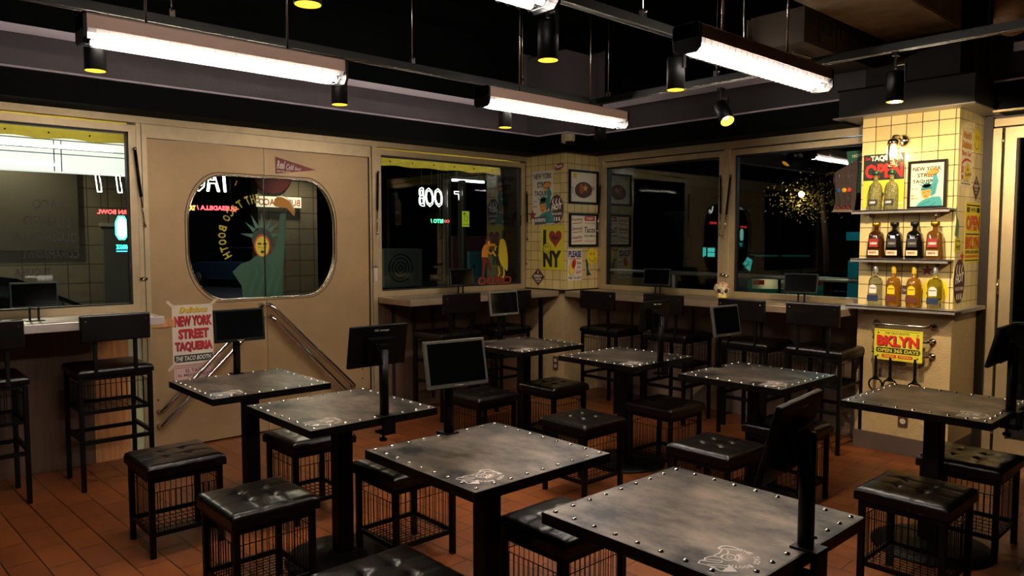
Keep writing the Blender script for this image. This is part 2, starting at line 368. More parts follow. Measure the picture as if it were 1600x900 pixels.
# ================================================================== WINDOWS
def window_left(name, y0, y1, z0, z1, fw=.05):
    o = sempty(name, (WX, (y0+y1)/2, z0))
    b = B()
    for (a, c, d, e) in ((y0, y1, z1-fw, z1), (y0, y1, z0, z0+fw), (y0, y0+fw, z0+fw, z1-fw), (y1-fw, y1, z0+fw, z1-fw)):
        b.box(WX-.06, WX+.012, a, c, d, e, STEEL)
    for (a, c, d, e) in ((y0+fw, y1-fw, z1-fw-.014, z1-fw), (y0+fw, y1-fw, z0+fw, z0+fw+.01), (y0+fw, y0+fw+.012, z0+fw, z1-fw), (y1-fw-.012, y1-fw, z0+fw, z1-fw)):
        b.box(WX-.05, WX-.005, a, c, d, e, STEELD)
    b.build('window_frame', o, True)
    B().box(WX-.034, WX-.028, y0+fw, y1-fw, z0+fw, z1-fw, GLASS).build('pane', o, True)
    return o
def window_back(name, x0, x1, z0, z1, fw=.05):
    o = sempty(name, ((x0+x1)/2, WY, z0)); b = B()
    for (a, c, d, e) in ((x0, x1, z1-fw, z1), (x0, x1, z0, z0+fw), (x0, x0+fw, z0+fw, z1-fw), (x1-fw, x1, z0+fw, z1-fw)):
        b.box(a, c, WY-.012, WY+.06, d, e, STEEL)
    for (a, c, d, e) in ((x0+fw, x1-fw, z1-fw-.014, z1-fw), (x0+fw, x0+fw+.012, z0+fw, z1-fw), (x1-fw-.012, x1-fw, z0+fw, z1-fw)):
        b.box(a, c, WY+.005, WY+.05, d, e, STEELD)
    b.build('window_frame', o, True)
    B().box(x0+fw, x1-fw, WY+.028, WY+.034, z0+fw, z1-fw, GLASS).build('pane', o, True)
    return o
w1 = window_left('window_1', -.2, 1.62, 1.05, 2.37)
w2 = window_left('window_2', 3.595, 5.42, 1.05, 2.37)
w3 = window_back('window_3', -5.11, -3.68, 1.05, 2.36)
w4 = window_back('window_4', -3.62, -2.34, 1.05, 2.36)
b = B(); b.box(-3.68, -3.62, WY-.02, WY+.06, 1.05, 2.37, STEEL); b.box(-5.17, -5.11, WY-.015, WY+.06, 1.05, 2.37, STEEL); structure(b.build('trim_7'))
b = B(); b.box(WX-.06, WX+.015, 1.62, 1.69, 0, 2.385, STEEL); b.box(WX-.06, WX+.016, 1.651, 1.656, 0, 2.385, STEELD)
b.box(WX-.06, WX+.02, 3.55, 3.595, 0, 2.385, STEEL); b.box(WX-.08, WX-.01, 3.515, 3.55, 0, 2.29, STEELD); b.box(WX-.06, WX+.0, 3.535, 3.55, 0, 2.385, STEEL); b.box(WX-.07, WX-.04, 1.69, 3.55, 0, .03, STEELD); structure(b.build('trim_8'))
b = B(); b.box(WX-.05, WX+.012, 1.69, 3.535, 2.29, 2.386, STEEL); structure(b.build('trim_9'))
def stay(name, parent, p, q, label):
    p, q = Vector(p), Vector(q); m = p.lerp(q, .62); b = B()
    b.tube([p, m], .010, IRON, 8); b.tube([m, q], .005, CHROME, 6); b.ball(p, .014, CHROME, 8, 6); b.ball(q, .014, CHROME, 8, 6)
    n = Vector((1, 0, 0)) if parent in (w1, w2) else Vector((0, -1, 0))
    b.tube([p, p-n*.03], .006, CHROME, 6); b.tube([q, q-n*.03], .006, CHROME, 6)
    o = b.build('window_stay', parent, True); o['label'] = label; return o
stay('s', w1, (WX+.035, 1.605, 2.20), (WX+.035, 1.655, 1.66), 'black gas strut')
stay('s', w2, (WX+.035, 3.60, 2.16), (WX+.035, 3.585, 1.62), 'black gas strut')
stay('s', w2, (WX+.035, 5.42, 2.06), (WX+.035, 5.43, 1.57), 'black gas strut')
stay('s', w3, (-5.12, WY-.035, 2.13), (-5.15, WY-.035, 1.66), 'black gas strut')
stay('s', w3, (-3.70, WY-.035, 2.13), (-3.695, WY-.035, 1.60), 'black gas strut')
stay('s', w4, (-3.60, WY-.035, 2.13), (-3.66, WY-.035, 1.58), 'black gas strut')
for par, pts in ((w1, [(WX+.02, 1.64, 1.28)]), (w2, [(WX+.02, 3.57, 1.32), (WX+.02, 5.43, 1.31)]), (w3, [(-5.14, WY-.025, 1.25), (-3.67, WY-.025, 1.25)]), (w4, [(-3.63, WY-.025, 1.24)])):
    for p in pts:
        b = B(); b.ball(p, .016, CHROME, 8, 6); b.cbox(p, (.012, .05, .02) if par in (w1, w2) else (.05, .012, .02), CHROME); b.build('latch', par, True)
B().cbox((WX+.022, 3.57, 1.26), (.014, .035, .13), mat('lock_white', '#b9b2a6', .5)).build('lock_plate', w2, True)
B().tube([(WX+.02, 5.33, 1.70), (WX+.03, 5.34, 1.72), (WX+.03, 5.34, 1.82), (WX+.02, 5.33, 1.84)], .006, IRON).build('pull_handle', w2, True)

# ================================================================== DOOR with the big rounded window
dr = sempty('door_1', (WX, 2.6, 0))
OY0, OY1, OZ0, OZ1, RY, RZ = 1.965, 3.18, 1.10, 2.055, .27, .38
hole = rrect(OY0, OZ0, OY1, OZ1, RY, RZ, 14)
SP = 2.565
for side in (-1, 1):
    yo = 1.69 if side < 0 else 3.515; yi = SP+side*.002
    pts = sorted([p for p in hole if (p[0]-SP)*side > .01], key=lambda p: math.atan2(p[1]-1.5775, (p[0]-SP)*side))
    rows = [(yi, .015), (yi, OZ0)]+pts+[(yi, OZ1), (yi, 2.285)]; rows = [(a, c+.00001*k) for k, (a, c) in enumerate(rows)]
    vs = []; fs = []
    for (a, c) in rows: vs += [(WX, yo, c), (WX, a, c), (WX-.035, yo, c), (WX-.035, a, c)]
    for k in range(len(rows)-1):
        o = 4*k; q4 = [(o, o+1, o+5, o+4), (o+2, o+6, o+7, o+3), (o+1, o+3, o+7, o+5), (o, o+4, o+6, o+2)]
        fs += [f if side > 0 else f[::-1] for f in q4]
    fs += [(0, 2, 3, 1), (4*len(rows)-4, 4*len(rows)-3, 4*len(rows)-1, 4*len(rows)-2)]
    bb = B(); bb.add(vs, [f[::-1] for f in fs], DOORM); bb.build('door_leaf', dr, True)
b = B(); b.tube([(WX+.002, y, z) for y, z in hole], .006, CHROME, 6, closed=True)
rim2 = rrect(OY0-.02, OZ0-.02, OY1+.02, OZ1+.02, RY, RZ, 14); b.tube([(WX+.001, y, z) for y, z in rim2], .003, STEELD, 5, closed=True); b.build('window_rim', dr, True)
b = B(); b.add([(WX-.02, y, z) for y, z in rrect(OY0-.01, OZ0-.01, OY1+.01, OZ1+.01, RY, RZ, 14)], [tuple(range(60))], GLASS); b.build('pane', dr, True)
B().box(WX-.016, WX-.008, SP-.004, SP+.004, OZ0, OZ1, STEELD).build('meeting_strip', dr, True)
def bent_handle(p, q, r=.019):
    p, q = Vector(p), Vector(q); d = (q-p).normalized(); n = Vector((1, 0, 0)); b = B()
    pts = [p-d*.03-n*.055, p-d*.028-n*.02, p-d*.01, p+d*.03, q-d*.03, q+d*.01, q+d*.028-n*.02, q+d*.03-n*.055]
    b.tube(pts, r, CHROME, 10); b.build('pull_handle', dr, True)
hx = WX+.055
bent_handle((hx, 2.595, 1.02), (hx, 3.31, .30)); bent_handle((hx, 2.60, .925), (hx, 3.25, .24))
bent_handle((hx, 2.49, 1.02), (hx, 1.745, .32)); bent_handle((hx, 2.49, .925), (hx, 1.745, .215))
b = B()
for yy in (1.72, 3.44):
    for zz in (.30, .385, .47, .55)[:2 if yy < 2 else 4]: b.ball((WX+.001, yy, zz+(.0 if yy < 2 else .03)), .007, STEELD, 6, 5)
b.build('bolt_heads', dr, True)
B().box(WX, WX+.012, 1.69, 1.85, .92, .975, UNDERW).build('end_plate', dr, True)

# ---- right-hand folding glass door
d2 = sempty('door_2', (-1.6, WR, 0)); b = B()
b.box(-1.66, -1.605, WR-.05, WR-.005, .02, 2.36, STEEL); b.build('door_leaf', d2, True)
b = B(); b.box(-1.585, -1.515, WR-.05, WR-.005, .02, 2.36, STEEL); b.box(-1.515, -.2, WR-.05, WR-.005, 2.28, 2.36, STEEL); b.box(-1.515, -.2, WR-.05, WR-.005, .02, .12, STEEL)
b.box(-1.512, -1.50, WR-.045, WR-.01, .12, 2.28, STEELD); b.build('door_leaf', d2, True)
B().box(-1.66, -1.5, WR-.012, WR+.03, 0, 2.37, STEELD).build('door_jamb', d2, True)
B().box(-1.50, -.2, WR-.03, WR-.024, .12, 2.28, GLASS).build('pane', d2, True)
for zz in (2.27, 1.22, .2):
    b = B(); b.tube([(-1.595, WR-.06, zz-.055), (-1.595, WR-.06, zz+.055)], .009, CHROME, 8); b.build('hinge', d2, True)
structure(B().box(-.2, 2.6, WR, WR+.16, 0, 2.4, DARKW).build('wall_back_right'))

# ================================================================== COUNTERS
def counter(name, label, x0, x1, y0, y1, m, zt=1.05, th=.055, brackets=()):
    o = thing(name, label, 'counter', ((x0+x1)/2, (y0+y1)/2, zt-th), 0, None)
    b = B(); b.cbox(((x0+x1)/2, (y0+y1)/2, zt-th/2), (x1-x0, y1-y0, th), m, ch=.004); b.build('worktop', o, True)
    for (bx, by) in brackets:
        b = B(); b.box(min(bx, bx+.03), max(bx, bx+.03), min(by, by+.03), max(by, by+.03), 0, zt-th, IRON); b.build('leg', o, True)
    return o
counter('wall_counter', 'pale steel counter under the left window with menu tablet on it', WX+.013, -5.22, -1.2, 1.62, COUNTERL, brackets=((-5.3, .1),))
counter('wall_counter', 'brown steel counter right of the sliding door, under the fighter painting window', WX+.022, -5.22, 3.60, 5.41, COUNTER, brackets=((-5.3, 5.2),))
counter('wall_counter', 'long brown steel counter under the two back windows', -5.14, -2.37, 5.41, WY-.04, COUNTER, brackets=((-3.4, 5.5),))

# ================================================================== PILLAR LEDGES, SHELVES
def shelf(label, z, x0=-2.37, x1=-1.72, y0=5.545):
    o = thing('wall_shelf', label, 'shelf', ((x0+x1)/2, PY, z), 0, 'steel shelves on the tiled pillar')
    b = B(); b.cbox(((x0+x1)/2, (y0+PY)/2-.002, z-.006), (x1-x0, PY-y0-.004, .012), SHELFM, ch=.002); b.box(x0, x1, y0, y0+.004, z-.026, z-.0, SHELFM); b.build('shelf_board', o, True)
    b = B()
    for xx in (x0+.1, x1-.1): b.box(xx, xx+.012, PY-.1, PY-.002, z-.05, z-.013, SHELFM)
    b.build('bracket', o, True); return o
SZ = (1.775, 1.425, 1.082)
shelf('top steel shelf on the yellow tiled pillar holding a framed picture', SZ[0])
shelf('middle steel shelf on the tiled pillar holding four stoppered bottles', SZ[1])
o = shelf('lowest and widest steel shelf at the foot of the yellow tiles', SZ[2], -2.39, -1.66, 5.53)
B().box(PX1+.004, -1.66, 5.68, 6.25, SZ[2]-.026, SZ[2], SHELFM).build('side_ledge', o, True)

# ================================================================== BOTTLES
GCLEAR = pane_mat('bottle_clear', (.9, .93, .86), 1.45, .02)
def bottle(label, x, z, prof, body_m, cap_m, cap, labels, y=5.60, neck_m=None, square=0, group=None):
    o = thing('liquor_bottle', label, 'bottle', (x, y, z+.001), 0, group); n = 24
    def shape(b, prof, m):
        vs = []; fs = []
        for (r, h) in prof:
            for k in range(n):
                a = 2*PI*k/n; c, s_ = math.cos(a), math.sin(a)
                q = 1.0
                if square and h < prof[-1][1]: q = min(1/max(abs(c), abs(s_)), 1.28)*(1-.0)
                kk = q if (square and r > .02) else 1
                vs.append((r*c*kk, r*s_*kk*.72 if square and r > .02 else r*s_, h))
        for i in range(len(prof)-1):
            for k in range(n): fs.append((i*n+k, i*n+(k+1) % n, (i+1)*n+(k+1) % n, (i+1)*n+k))
        fs.append(tuple(range(n))[::-1]); fs.append(tuple((len(prof)-1)*n+k for k in range(n))); b.add(vs, fs, m, True)
    b = B(); shape(b, prof, body_m); b.build('glass_body', o)
    b = B(); b.lathe(cap, (0, 0, 0), cap_m, 20); b.build('stopper', o)
    for lb in labels: lb(o)
    return o
def bl(w_, z0, z1, y, m, texts=(), name='label_sticker', arch=False):
    def f(o):
        F = Flat((0, y, 0), X, Z, .0005)
        pl = [(-w_/2, z0), (w_/2, z0), (w_/2, z1), (-w_/2, z1)]
        if arch: pl = [(-w_/2, z0), (w_/2, z0)]+[(w_/2*math.cos(i*PI/10), z1-w_/2+w_/2*math.sin(i*PI/10)) for i in range(11)]
        F.board(pl, .0008, m)
        for (s, x0, a, x1, c, mm) in texts: F.text(s, x0, a, x1, c, mm, shear=.15, bold=.03); 
        F.build(name, o)
    return f
AMB = mat('amber_spirit', '#3a1c08', .08, spec=.8); DRK = mat('dark_bottle', '#0c0a08', .08, spec=.8); AMB2 = mat('gold_spirit', '#5e3a10', .08, spec=.8)
GOLD = mat('gold_cap', '#c9962c', .22, metal=.9); DKCAP = mat('dark_cap', '#1c1a18', .25, metal=.5); GRNC = mat('green_cap', '#0e3a2a', .25); SILV = mat('silver_cap', '#c9ccd0', .25, metal=.7); YCAP = mat('yellow_cap', '#c9a62c', .35)
pr_trap = [(.048, 0), (.054, .004), (.055, .012), (.051, .09), (.046, .165), (.043, .178), (.034, .19), (.02, .198), (.016, .204), (.016, .226)]
cap_r = [(.014, .226), (.027, .23), (.029, .236), (.029, .254), (.026, .26), (0, .261)]
CRM = flat('#d9c3a0'); RED = flat('#8e1f1c'); WHT = flat('#e6ded2'); BLK = flat('#15120f'); NAV = flat('#1f2c4c'); YEL = flat('#e0c21c')
for x_, body, cap_, lab, txt, labl in ((-2.21, AMB, GOLD, RED, WHT, 'amber bottle with red label and gold stopper, leftmost on the middle shelf'), (-2.085, DRK, DKCAP, flat('#231c19'), flat('#8f8a80'), 'black bottle with dark stopper beside the left gold-stoppered bottle'),
        (-1.95, DRK, DKCAP, flat('#1d1a1d'), flat('#8f8a80'), 'black bottle with dark stopper beside the right gold-stoppered bottle'), (-1.82, AMB2, GOLD, RED, WHT, 'golden bottle with red label and gold stopper, rightmost on the middle shelf')):
    bottle(labl, x_, SZ[1], pr_trap, body, cap_, cap_r, [bl(.062, .082, .142, -.0475, lab, [('1800', -.024, .1, .024, .118, txt)]), bl(.074, .024, .06, -.0495, CRM, [('reserva', -.03, .036, .02, .05, RED)])], square=.6, group='bottles on the middle shelf')
pr_round = [(.042, 0), (.047, .004), (.048, .02), (.048, .16), (.046, .18), (.036, .202), (.017, .208), (.0145, .215), (.0145, .24)]
cap_t = [(.0145, .238), (.0155, .241), (.0155, .285), (.013, .29), (0, .291)]
GINB = glass_mat('gin_clear', '#eef0e2', .02); GLDB = mat('gold_tequila', '#7a4e10', .06, spec=.9)
for x_, body, cap_, lab, band, labl in ((-2.205, GINB, SILV, WHT, NAV, 'clear bottle with blue band, leftmost on the lowest shelf'), (-2.08, GLDB, YCAP, YEL, flat('#5e2a12'), 'golden tequila bottle beside the leftmost clear bottle on the lowest shelf'),
        (-1.945, GLDB, YCAP, YEL, flat('#5e2a12'), 'golden tequila bottle left of the clear bottle by the smiley on the lowest shelf'), (-1.808, GINB, SILV, WHT, NAV, 'clear bottle with blue band in front of the smiley sticker')):
    bottle(labl, x_, SZ[2], pr_round, body, cap_, cap_t, [bl(.05, .092, .155, -.0475, lab, [('Especial', -.02, .122, .02, .136, BLK)], arch=True), bl(.075, .035, .078, -.0478, band)], group='bottles on the lowest shelf')
# hobnail bottles of the top shelf
HOB = mat('hobnail_glass', '#8f8b50', .12, noise=.7, nscale=110, bump=1.0, bscale=150, spec=.9, col2='#2b2b12')
pr_hob = [(.036, 0), (.043, .004), (.046, .03), (.045, .15), (.04, .175), (.03, .19), (.016, .2), (.0145, .21), (.0145, .25)]
cap_g = [(.0145, .247), (.024, .25), (.026, .256), (.026, .276), (.022, .284), (0, .285)]
for x_, labl in ((-2.225, 'studded pale green bottle with green stopper, left one in front of the red OPEN poster'), (-2.115, 'studded pale green bottle with green stopper, beside the framed picture')):
    bottle(labl, x_, SZ[0], pr_hob, HOB, GRNC, cap_g, [bl(.066, .03, .075, -.047, flat('#2d2a2c'), [('1800', -.022, .044, .018, .062, WHT)])], group='studded bottles on the top shelf')

# ================================================================== PRINTED THINGS ON THE PILLARS
INK = flat('#1d1815'); TEAL = flat('#2c8f93'); TEALD = flat('#1f6a70'); ORG = flat('#d98a2a'); LYEL = flat('#d9c93a'); PAPER = flat('#e6d9bd'); DRED = flat('#7c2422'); RED2 = flat('#c0201c'); MAR = flat('#4a1c1e')
def liberty(F, cx, cy, s, body=TEAL, dark=TEALD, face=ORG, taco=True):
    """crowned figure raising a taco; (cx,cy) chin point, s = scale"""
    q = lambda x, y: (cx+x*s, cy+y*s)
    F.poly([q(.35, .1), q(.75, .35), q(.95, 1.6), q(.75, 2.25), q(.5, 2.2), q(.45, 1.3), q(.2, .7)], body)
    F.poly([q(-1.0, -1.0), q(-.7, -.45), q(-.25, -.15), q(.5, .1), q(1.15, .1), q(1.3, -.3), q(1.35, -1.0)], body); F.up()
    for a in (-60, -32, -6, 20, 46):
        t = math.radians(90-a); c = q(.0+.1*math.sin(math.radians(a)), .95); d = (math.cos(t), math.sin(t)); n_ = (-d[1], d[0])
        F.poly([(c[0]+n_[0]*.1*s, c[1]+n_[1]*.1*s), (c[0]-n_[0]*.1*s, c[1]-n_[1]*.1*s), (c[0]+d[0]*.95*s, c[1]+d[1]*.95*s)], body)
    F.disc(q(0, .75), .5*s, .62*s, body); F.up()
    F.poly([q(-.42, .8), q(.3, .95), q(.35, .3), q(.05, -.12), q(-.3, .0), q(-.48, .4)], face); F.up()
    F.poly([q(-.5, .85), q(.45, 1.0), q(.45, .82), q(-.48, .68)], dark)
    F.stroke([q(-.3, .5), q(-.12, .55)], .05*s, INK); F.stroke([q(.02, .55), q(.2, .55)], .05*s, INK); F.stroke([q(-.2, .18), q(.05, .16)], .06*s, INK)
    F.stroke([q(.55, .3), q(.7, 1.3)], .07*s, dark); F.stroke([q(-.5, -.6), q(.3, -.3)], .08*s, dark); F.stroke([q(.2, -.9), q(.8, -.4)], .08*s, dark)
    if taco: F.disc(q(.45, 2.35), .55*s, .28*s, face, rot=.5); F.up(); F.ring(q(.45, 2.38), .5*s, .26*s, .05*s, INK)
# framed picture on the top shelf
fx0, fx1, fz0, fz1 = -2.022, -1.772, SZ[0]+.002, SZ[0]+.337
o = thing('framed_picture', 'black framed taqueria picture standing on the top shelf', 'framed picture', ((fx0+fx1)/2, 5.62, fz0))
b = B(); yb = 5.655; fr = .018
for (a, c, d, e) in ((fx0, fx1, fz1-fr, fz1), (fx0, fx1, fz0, fz0+fr), (fx0, fx0+fr, fz0+fr, fz1-fr), (fx1-fr, fx1, fz0+fr, fz1-fr)): b.box(a, c, yb-.02, yb, d, e, IRON)
b.build('frame', o, True)
F = Flat((fx0, yb-.006, fz0), X, Z); W_, H_ = fx1-fx0, fz1-fz0
F.board([(fr, fr), (W_-fr, fr), (W_-fr, H_-fr), (fr, H_-fr)], .004, PAPER)
F.text('NEW YORK', .03, .263, .215, .292, INK, bold=.03); F.text('STREET', .06, .218, .19, .247, INK, bold=.03); F.text('TAQUERIA', .03, .175, .2, .203, INK, bold=.03); F.up()
liberty(F, .125, .075, .075); F.text('NEW YORK', .024, .135, .07, .143, INK, shear=.2); F.text('MUY', .024, .085, .05, .1, INK, shear=.3, bold=0); F.text('DELICIOSO', .024, .065, .075, .08, INK, shear=.3, bold=0)
F.build('print', o, True)
# OPEN poster behind bottles
F = Flat((-2.345, PY-.0035, 1.80), X, Z); F.board([(0, 0), (.285, 0), (.285, .385), (0, .385)], .001, flat('#d8cf3c'))
F.rect(0, .195, .285, .385, flat('#17201d')); F.rect(.055, .02, .285, .03, PAPER); F.up()
F.text('Street', .012, .345, .05, .37, RED2, shear=.35); F.text('TAQUERIA', .05, .33, .275, .375, WHT, bold=.04); F.text('OPEN', .012, .21, .275, .315, flat('#e02418'), bold=.04)
F.disc((.13, .09), .02, .02, INK); F.up(); F.rect(.115, .045, .145, .075, RED2)
tag(F.build('open_poster'), 'black and yellow poster reading TAQUERIA OPEN behind the studded bottles', 'poster')
# smiley, star and small stickers behind bottles
def smiley(name, label, c, r, O, U, V, y_=flat('#e3c81e')):
    F = Flat(O, U, V); F.board([(c[0]+r*math.cos(i*PI/16), c[1]+r*math.sin(i*PI/16)) for i in range(32)], .0008, y_)
    F.disc((c[0]-.3*r, c[1]+.3*r), .07*r, .2*r, INK); F.disc((c[0]+.3*r, c[1]+.3*r), .07*r, .2*r, INK); F.ring(c, .62*r, .66*r, .08*r, INK, 14, PI*1.08, PI*1.92)
    return tag(F.build(name), label, 'sticker', 'smiley stickers')
smiley('smiley_sticker', 'round yellow smiley sticker behind the right clear bottle on the pillar', (-1.834, 1.205), .088, (0, PY-.0035, 0), X, Z)
F = Flat((0, PY-.0035, 0), X, Z); F.board(star((-1.888, 1.345), .042), .0008, DRED); tag(F.build('star_sticker'), 'dark red star sticker under the middle shelf', 'sticker')
F = Flat((0, PY-.0035, 0), X, Z); F.board([(-2.05, 1.17), (-2.0, 1.17), (-2.0, 1.23), (-2.05, 1.23)], .0008, flat('#4a3440')); F.text('TACO', -2.045, 1.19, -2.005, 1.208, WHT); tag(F.build('badge_sticker'), 'small dark badge sticker between the two golden tequila bottles', 'sticker')
# right face of the right pillar : coordinates (y, z)
SO = (PX1+.0025, 0, 0)
F = Flat(SO, Y, Z); F.board([(5.725, 1.93), (5.965, 1.93), (5.965, 2.33), (5.725, 2.33)], .0008, flat('#ecd9b0'))
F.text("World's", 5.76, 2.26, 5.93, 2.31, flat('#e0912a'), shear=.3, bold=.04, shadow=INK, so=(.003, -.003)); F.text('Delicious', 5.74, 2.195, 5.94, 2.245, flat('#e0912a'), shear=.3, bold=.04, shadow=INK, so=(.003, -.003))
F.text('"Birria Taco"', 5.74, 2.14, 5.95, 2.175, flat('#cf5b45'), shear=.3); F.poly(bez([(5.74, 2.085), (5.79, 2.115), (5.86, 2.125), (5.95, 2.11)])+bez([(5.95, 2.105), (5.86, 2.11), (5.79, 2.095), (5.75, 2.07)]), RED2)
F.text('ONLY', 5.74, 2.02, 5.79, 2.07, RED2, bold=.04); F.text('IN', 5.75, 1.975, 5.785, 2.01, RED2, bold=.04); F.poly(star((5.87, 2.03), .065, 12, .8), YEL); F.up()
F.text('The', 5.85, 2.04, 5.89, 2.06, INK, shear=.2); F.text('Taco Booth', 5.82, 2.0, 5.95, 2.025, INK, shear=.3, rise=.01); F.text('New York', 5.8, 1.965, 5.9, 1.975, INK); F.text('the world taco', 5.75, 1.945, 5.94, 1.957, INK)
tag(F.build('birria_poster'), 'cream poster in orange script at the top of the pillar side', 'poster')
smiley('smiley_sticker', 'yellow smiley sticker at the top rear of the pillar side', (6.06, 2.26), .085, SO, Y, Z)
F = Flat(SO, Y, Z); F.board([(6.0, 1.93), (6.08, 1.84), (6.165, 1.93), (6.08, 2.02)], .0008, MAR); F.text('SPEEDY', 6.03, 1.935, 6.135, 1.955, WHT); F.text('TACOS', 6.045, 1.91, 6.12, 1.927, WHT); F.text('to go', 6.06, 1.89, 6.1, 1.902, WHT); F.rect(6.077, 1.965, 6.084, 1.995, WHT)
tag(F.build('diamond_sticker'), 'maroon diamond sticker under the smiley on the pillar side', 'sticker', 'maroon diamond stickers')
F = Flat(SO, Y, Z); F.board([(5.865, 1.40), (6.20, 1.40), (6.20, 1.825), (5.865, 1.825)], .0008, flat('#e3cc28'))
F.rect(5.885, 1.80, 6.18, 1.81, INK); F.rect(5.885, 1.595, 6.18, 1.605, INK); F.rect(5.885, 1.41, 6.18, 1.418, INK); F.rect(5.89, 1.755, 5.955, 1.79, INK); F.rect(6.11, 1.755, 6.175, 1.79, INK); F.text("WE'RE", 5.975, 1.76, 6.09, 1.787, INK)
F.text('OPEN', 5.885, 1.63, 6.18, 1.735, flat('#cf4a1c'), bold=.05, shadow=INK); F.text('BKLYN', 5.885, 1.50, 6.18, 1.585, flat('#cf4a1c'), bold=.05, shadow=INK); F.text('OPEN 365 DAYS', 5.885, 1.462, 6.18, 1.485, INK, bold=.03)
F.rect(5.885, 1.433, 6.18, 1.452, ORG); F.up(); F.text('TACO TEQUILA', 5.9, 1.437, 6.16, 1.448, RED2)
tag(F.build('bklyn_poster'), 'yellow poster reading OPEN BKLYN on the pillar side', 'poster')
F = Flat(SO, Y, Z); F.board([(5.66, 1.59), (5.73, 1.575), (5.74, 1.66), (5.72, 1.70), (5.70, 1.71), (5.685, 1.74), (5.69, 1.78), (5.675, 1.785), (5.668, 1.74), (5.69, 1.695), (5.67, 1.65)], .0008, flat('#4d7a55'))
tag(F.build('statue_sticker'), 'small green statue sticker above the little yellow card on pillar side', 'sticker')
F = Flat(SO, Y, Z); F.board([(5.665, 1.475), (5.80, 1.475), (5.80, 1.57), (5.665, 1.57)], .0008, LYEL); F.ring((5.732, 1.522), .06, .04, .004, INK, 4, PI/4, PI/4+2*PI); F.text('TACO', 5.69, 1.545, 5.77, 1.558, INK); F.text('booth', 5.695, 1.5, 5.77, 1.53, INK, shear=.4)
tag(F.build('card_sticker'), 'small square yellow card sticker left of the BKLYN poster', 'sticker')
def hot(name, label, c, rx, ry, O, U, V):
    F = Flat(O, U, V); F.board([(c[0]+rx*math.cos(i*PI/16), c[1]+ry*math.sin(i*PI/16)) for i in range(32)], .0008, MAR)
    for dx in (-.45, 0, .45):
        F.poly(bez([(c[0]+dx*rx, c[1]+.75*ry), (c[0]+(dx-.15)*rx, c[1]+.5*ry), (c[0]+(dx+.05)*rx, c[1]+.25*ry)])+bez([(c[0]+(dx+.2)*rx, c[1]+.25*ry), (c[0]+(dx)*rx, c[1]+.5*ry), (c[0]+(dx+.12)*rx, c[1]+.75*ry)]), WHT)
        F.poly(bez([(c[0]+dx*rx*.8, c[1]-.55*ry), (c[0]+(dx*.8-.1)*rx, c[1]-.7*ry), (c[0]+dx*.8*rx, c[1]-.82*ry)])+bez([(c[0]+(dx*.8+.15)*rx, c[1]-.82*ry), (c[0]+(dx*.8+.1)*rx, c[1]-.7*ry), (c[0]+(dx*.8+.15)*rx, c[1]-.55*ry)]), WHT)
    F.up(); F.text('HOT', c[0]-.72*rx, c[1]-.12*ry, c[0]+.78*rx, c[1]+.3*ry, WHT, shear=.15, bold=.05, rise=.02)
    F.rect(c[0]-.8*rx, c[1]-.42*ry, c[0]+.8*rx, c[1]-.22*ry, flat('#6d5a50')); F.up(); F.text('TACOS HERE', c[0]-.72*rx, c[1]-.39*ry, c[0]+.72*rx, c[1]-.26*ry, WHT)
    return tag(F.build(name), label, 'sticker', 'maroon oval HOT stickers')
hot('hot_sticker', 'tall maroon oval HOT sticker low on the side of the right pillar', (5.785, 1.27), .115, .155, SO, Y, Z)
F = Flat(SO, Y, Z); F.board(star((5.83, 1.44), .045), .0008, RED2); tag(F.build('star_sticker'), 'bright red star sticker above the oval HOT sticker on the right pillar', 'sticker')
# corner pillar, left (front) face : coordinates (x, z)
CO = (0, 5.437, 0)
F = Flat(CO, X, Z); F.board([(-5.632, 1.725), (-5.335, 1.725), (-5.335, 2.272), (-5.632, 2.272)], .0008, flat('#cfc5ae'))
F.text('NEW YORK', -5.615, 2.19, -5.352, 2.25, INK, bold=.03); F.text('STREET', -5.565, 2.10, -5.37, 2.16, INK, bold=.03); F.text('TAQUERIA', -5.605, 2.01, -5.35, 2.07, INK, bold=.03); F.up()
liberty(F, -5.47, 1.85, .115, flat('#2f7b73'), flat('#215d59')); F.text('NEW YORK', -5.62, 1.955, -5.56, 1.967, INK); F.text('MUY RICO', -5.62, 1.90, -5.56, 1.92, INK, shear=.3)
tag(F.build('taqueria_poster'), 'NEW YORK STREET TAQUERIA poster on the left face of the corner pillar', 'poster')
F = Flat(CO, X, Z, base=.004); F.board(star((-5.63, 1.82), .065), .0008, DRED); tag(F.build('star_sticker'), 'dark red star sticker on the lower left of the corner pillar poster', 'sticker')
F = Flat(CO, X, Z, base=.004); F.board([(-5.60, 1.72), (-5.425, 1.73), (-5.425, 1.81), (-5.60, 1.80)], .0008, flat('#4b4c4e')); F.text('BURRITO', -5.59, 1.75, -5.435, 1.785, WHT, bold=.03); tag(F.build('burrito_sticker'), 'grey BURRITO sticker above the yellow heart poster', 'sticker')
hot('hot_sticker', 'round maroon HOT sticker beside the corner pillar taqueria poster', (-5.285, 1.875), .10, .145, (0, 5.4365, 0), X, Z)
F = Flat(CO, X, Z); F.board([(-5.252+.065*math.cos(i*PI/12), 2.30+.034*math.sin(i*PI/12)+.012*math.cos(i*PI/12)) for i in range(24)], .0008, DRED); F.text('Tacos', -5.30, 2.285, -5.205, 2.315, WHT, shear=.4, rise=.012); tag(F.build('lips_sticker'), 'small dark red oval sticker at the top of the corner pillar', 'sticker')
F = Flat(CO, X, Z); F.board([(-5.505, 1.255), (-5.182, 1.255), (-5.182, 1.71), (-5.505, 1.71)], .0008, flat('#c3b41f'))
F.text('I', -5.475, 1.50, -5.43, 1.67, INK, bold=.02); F.text('NY', -5.475, 1.285, -5.215, 1.455, INK, bold=.06)
hp = [(-5.30, 1.48)]; 
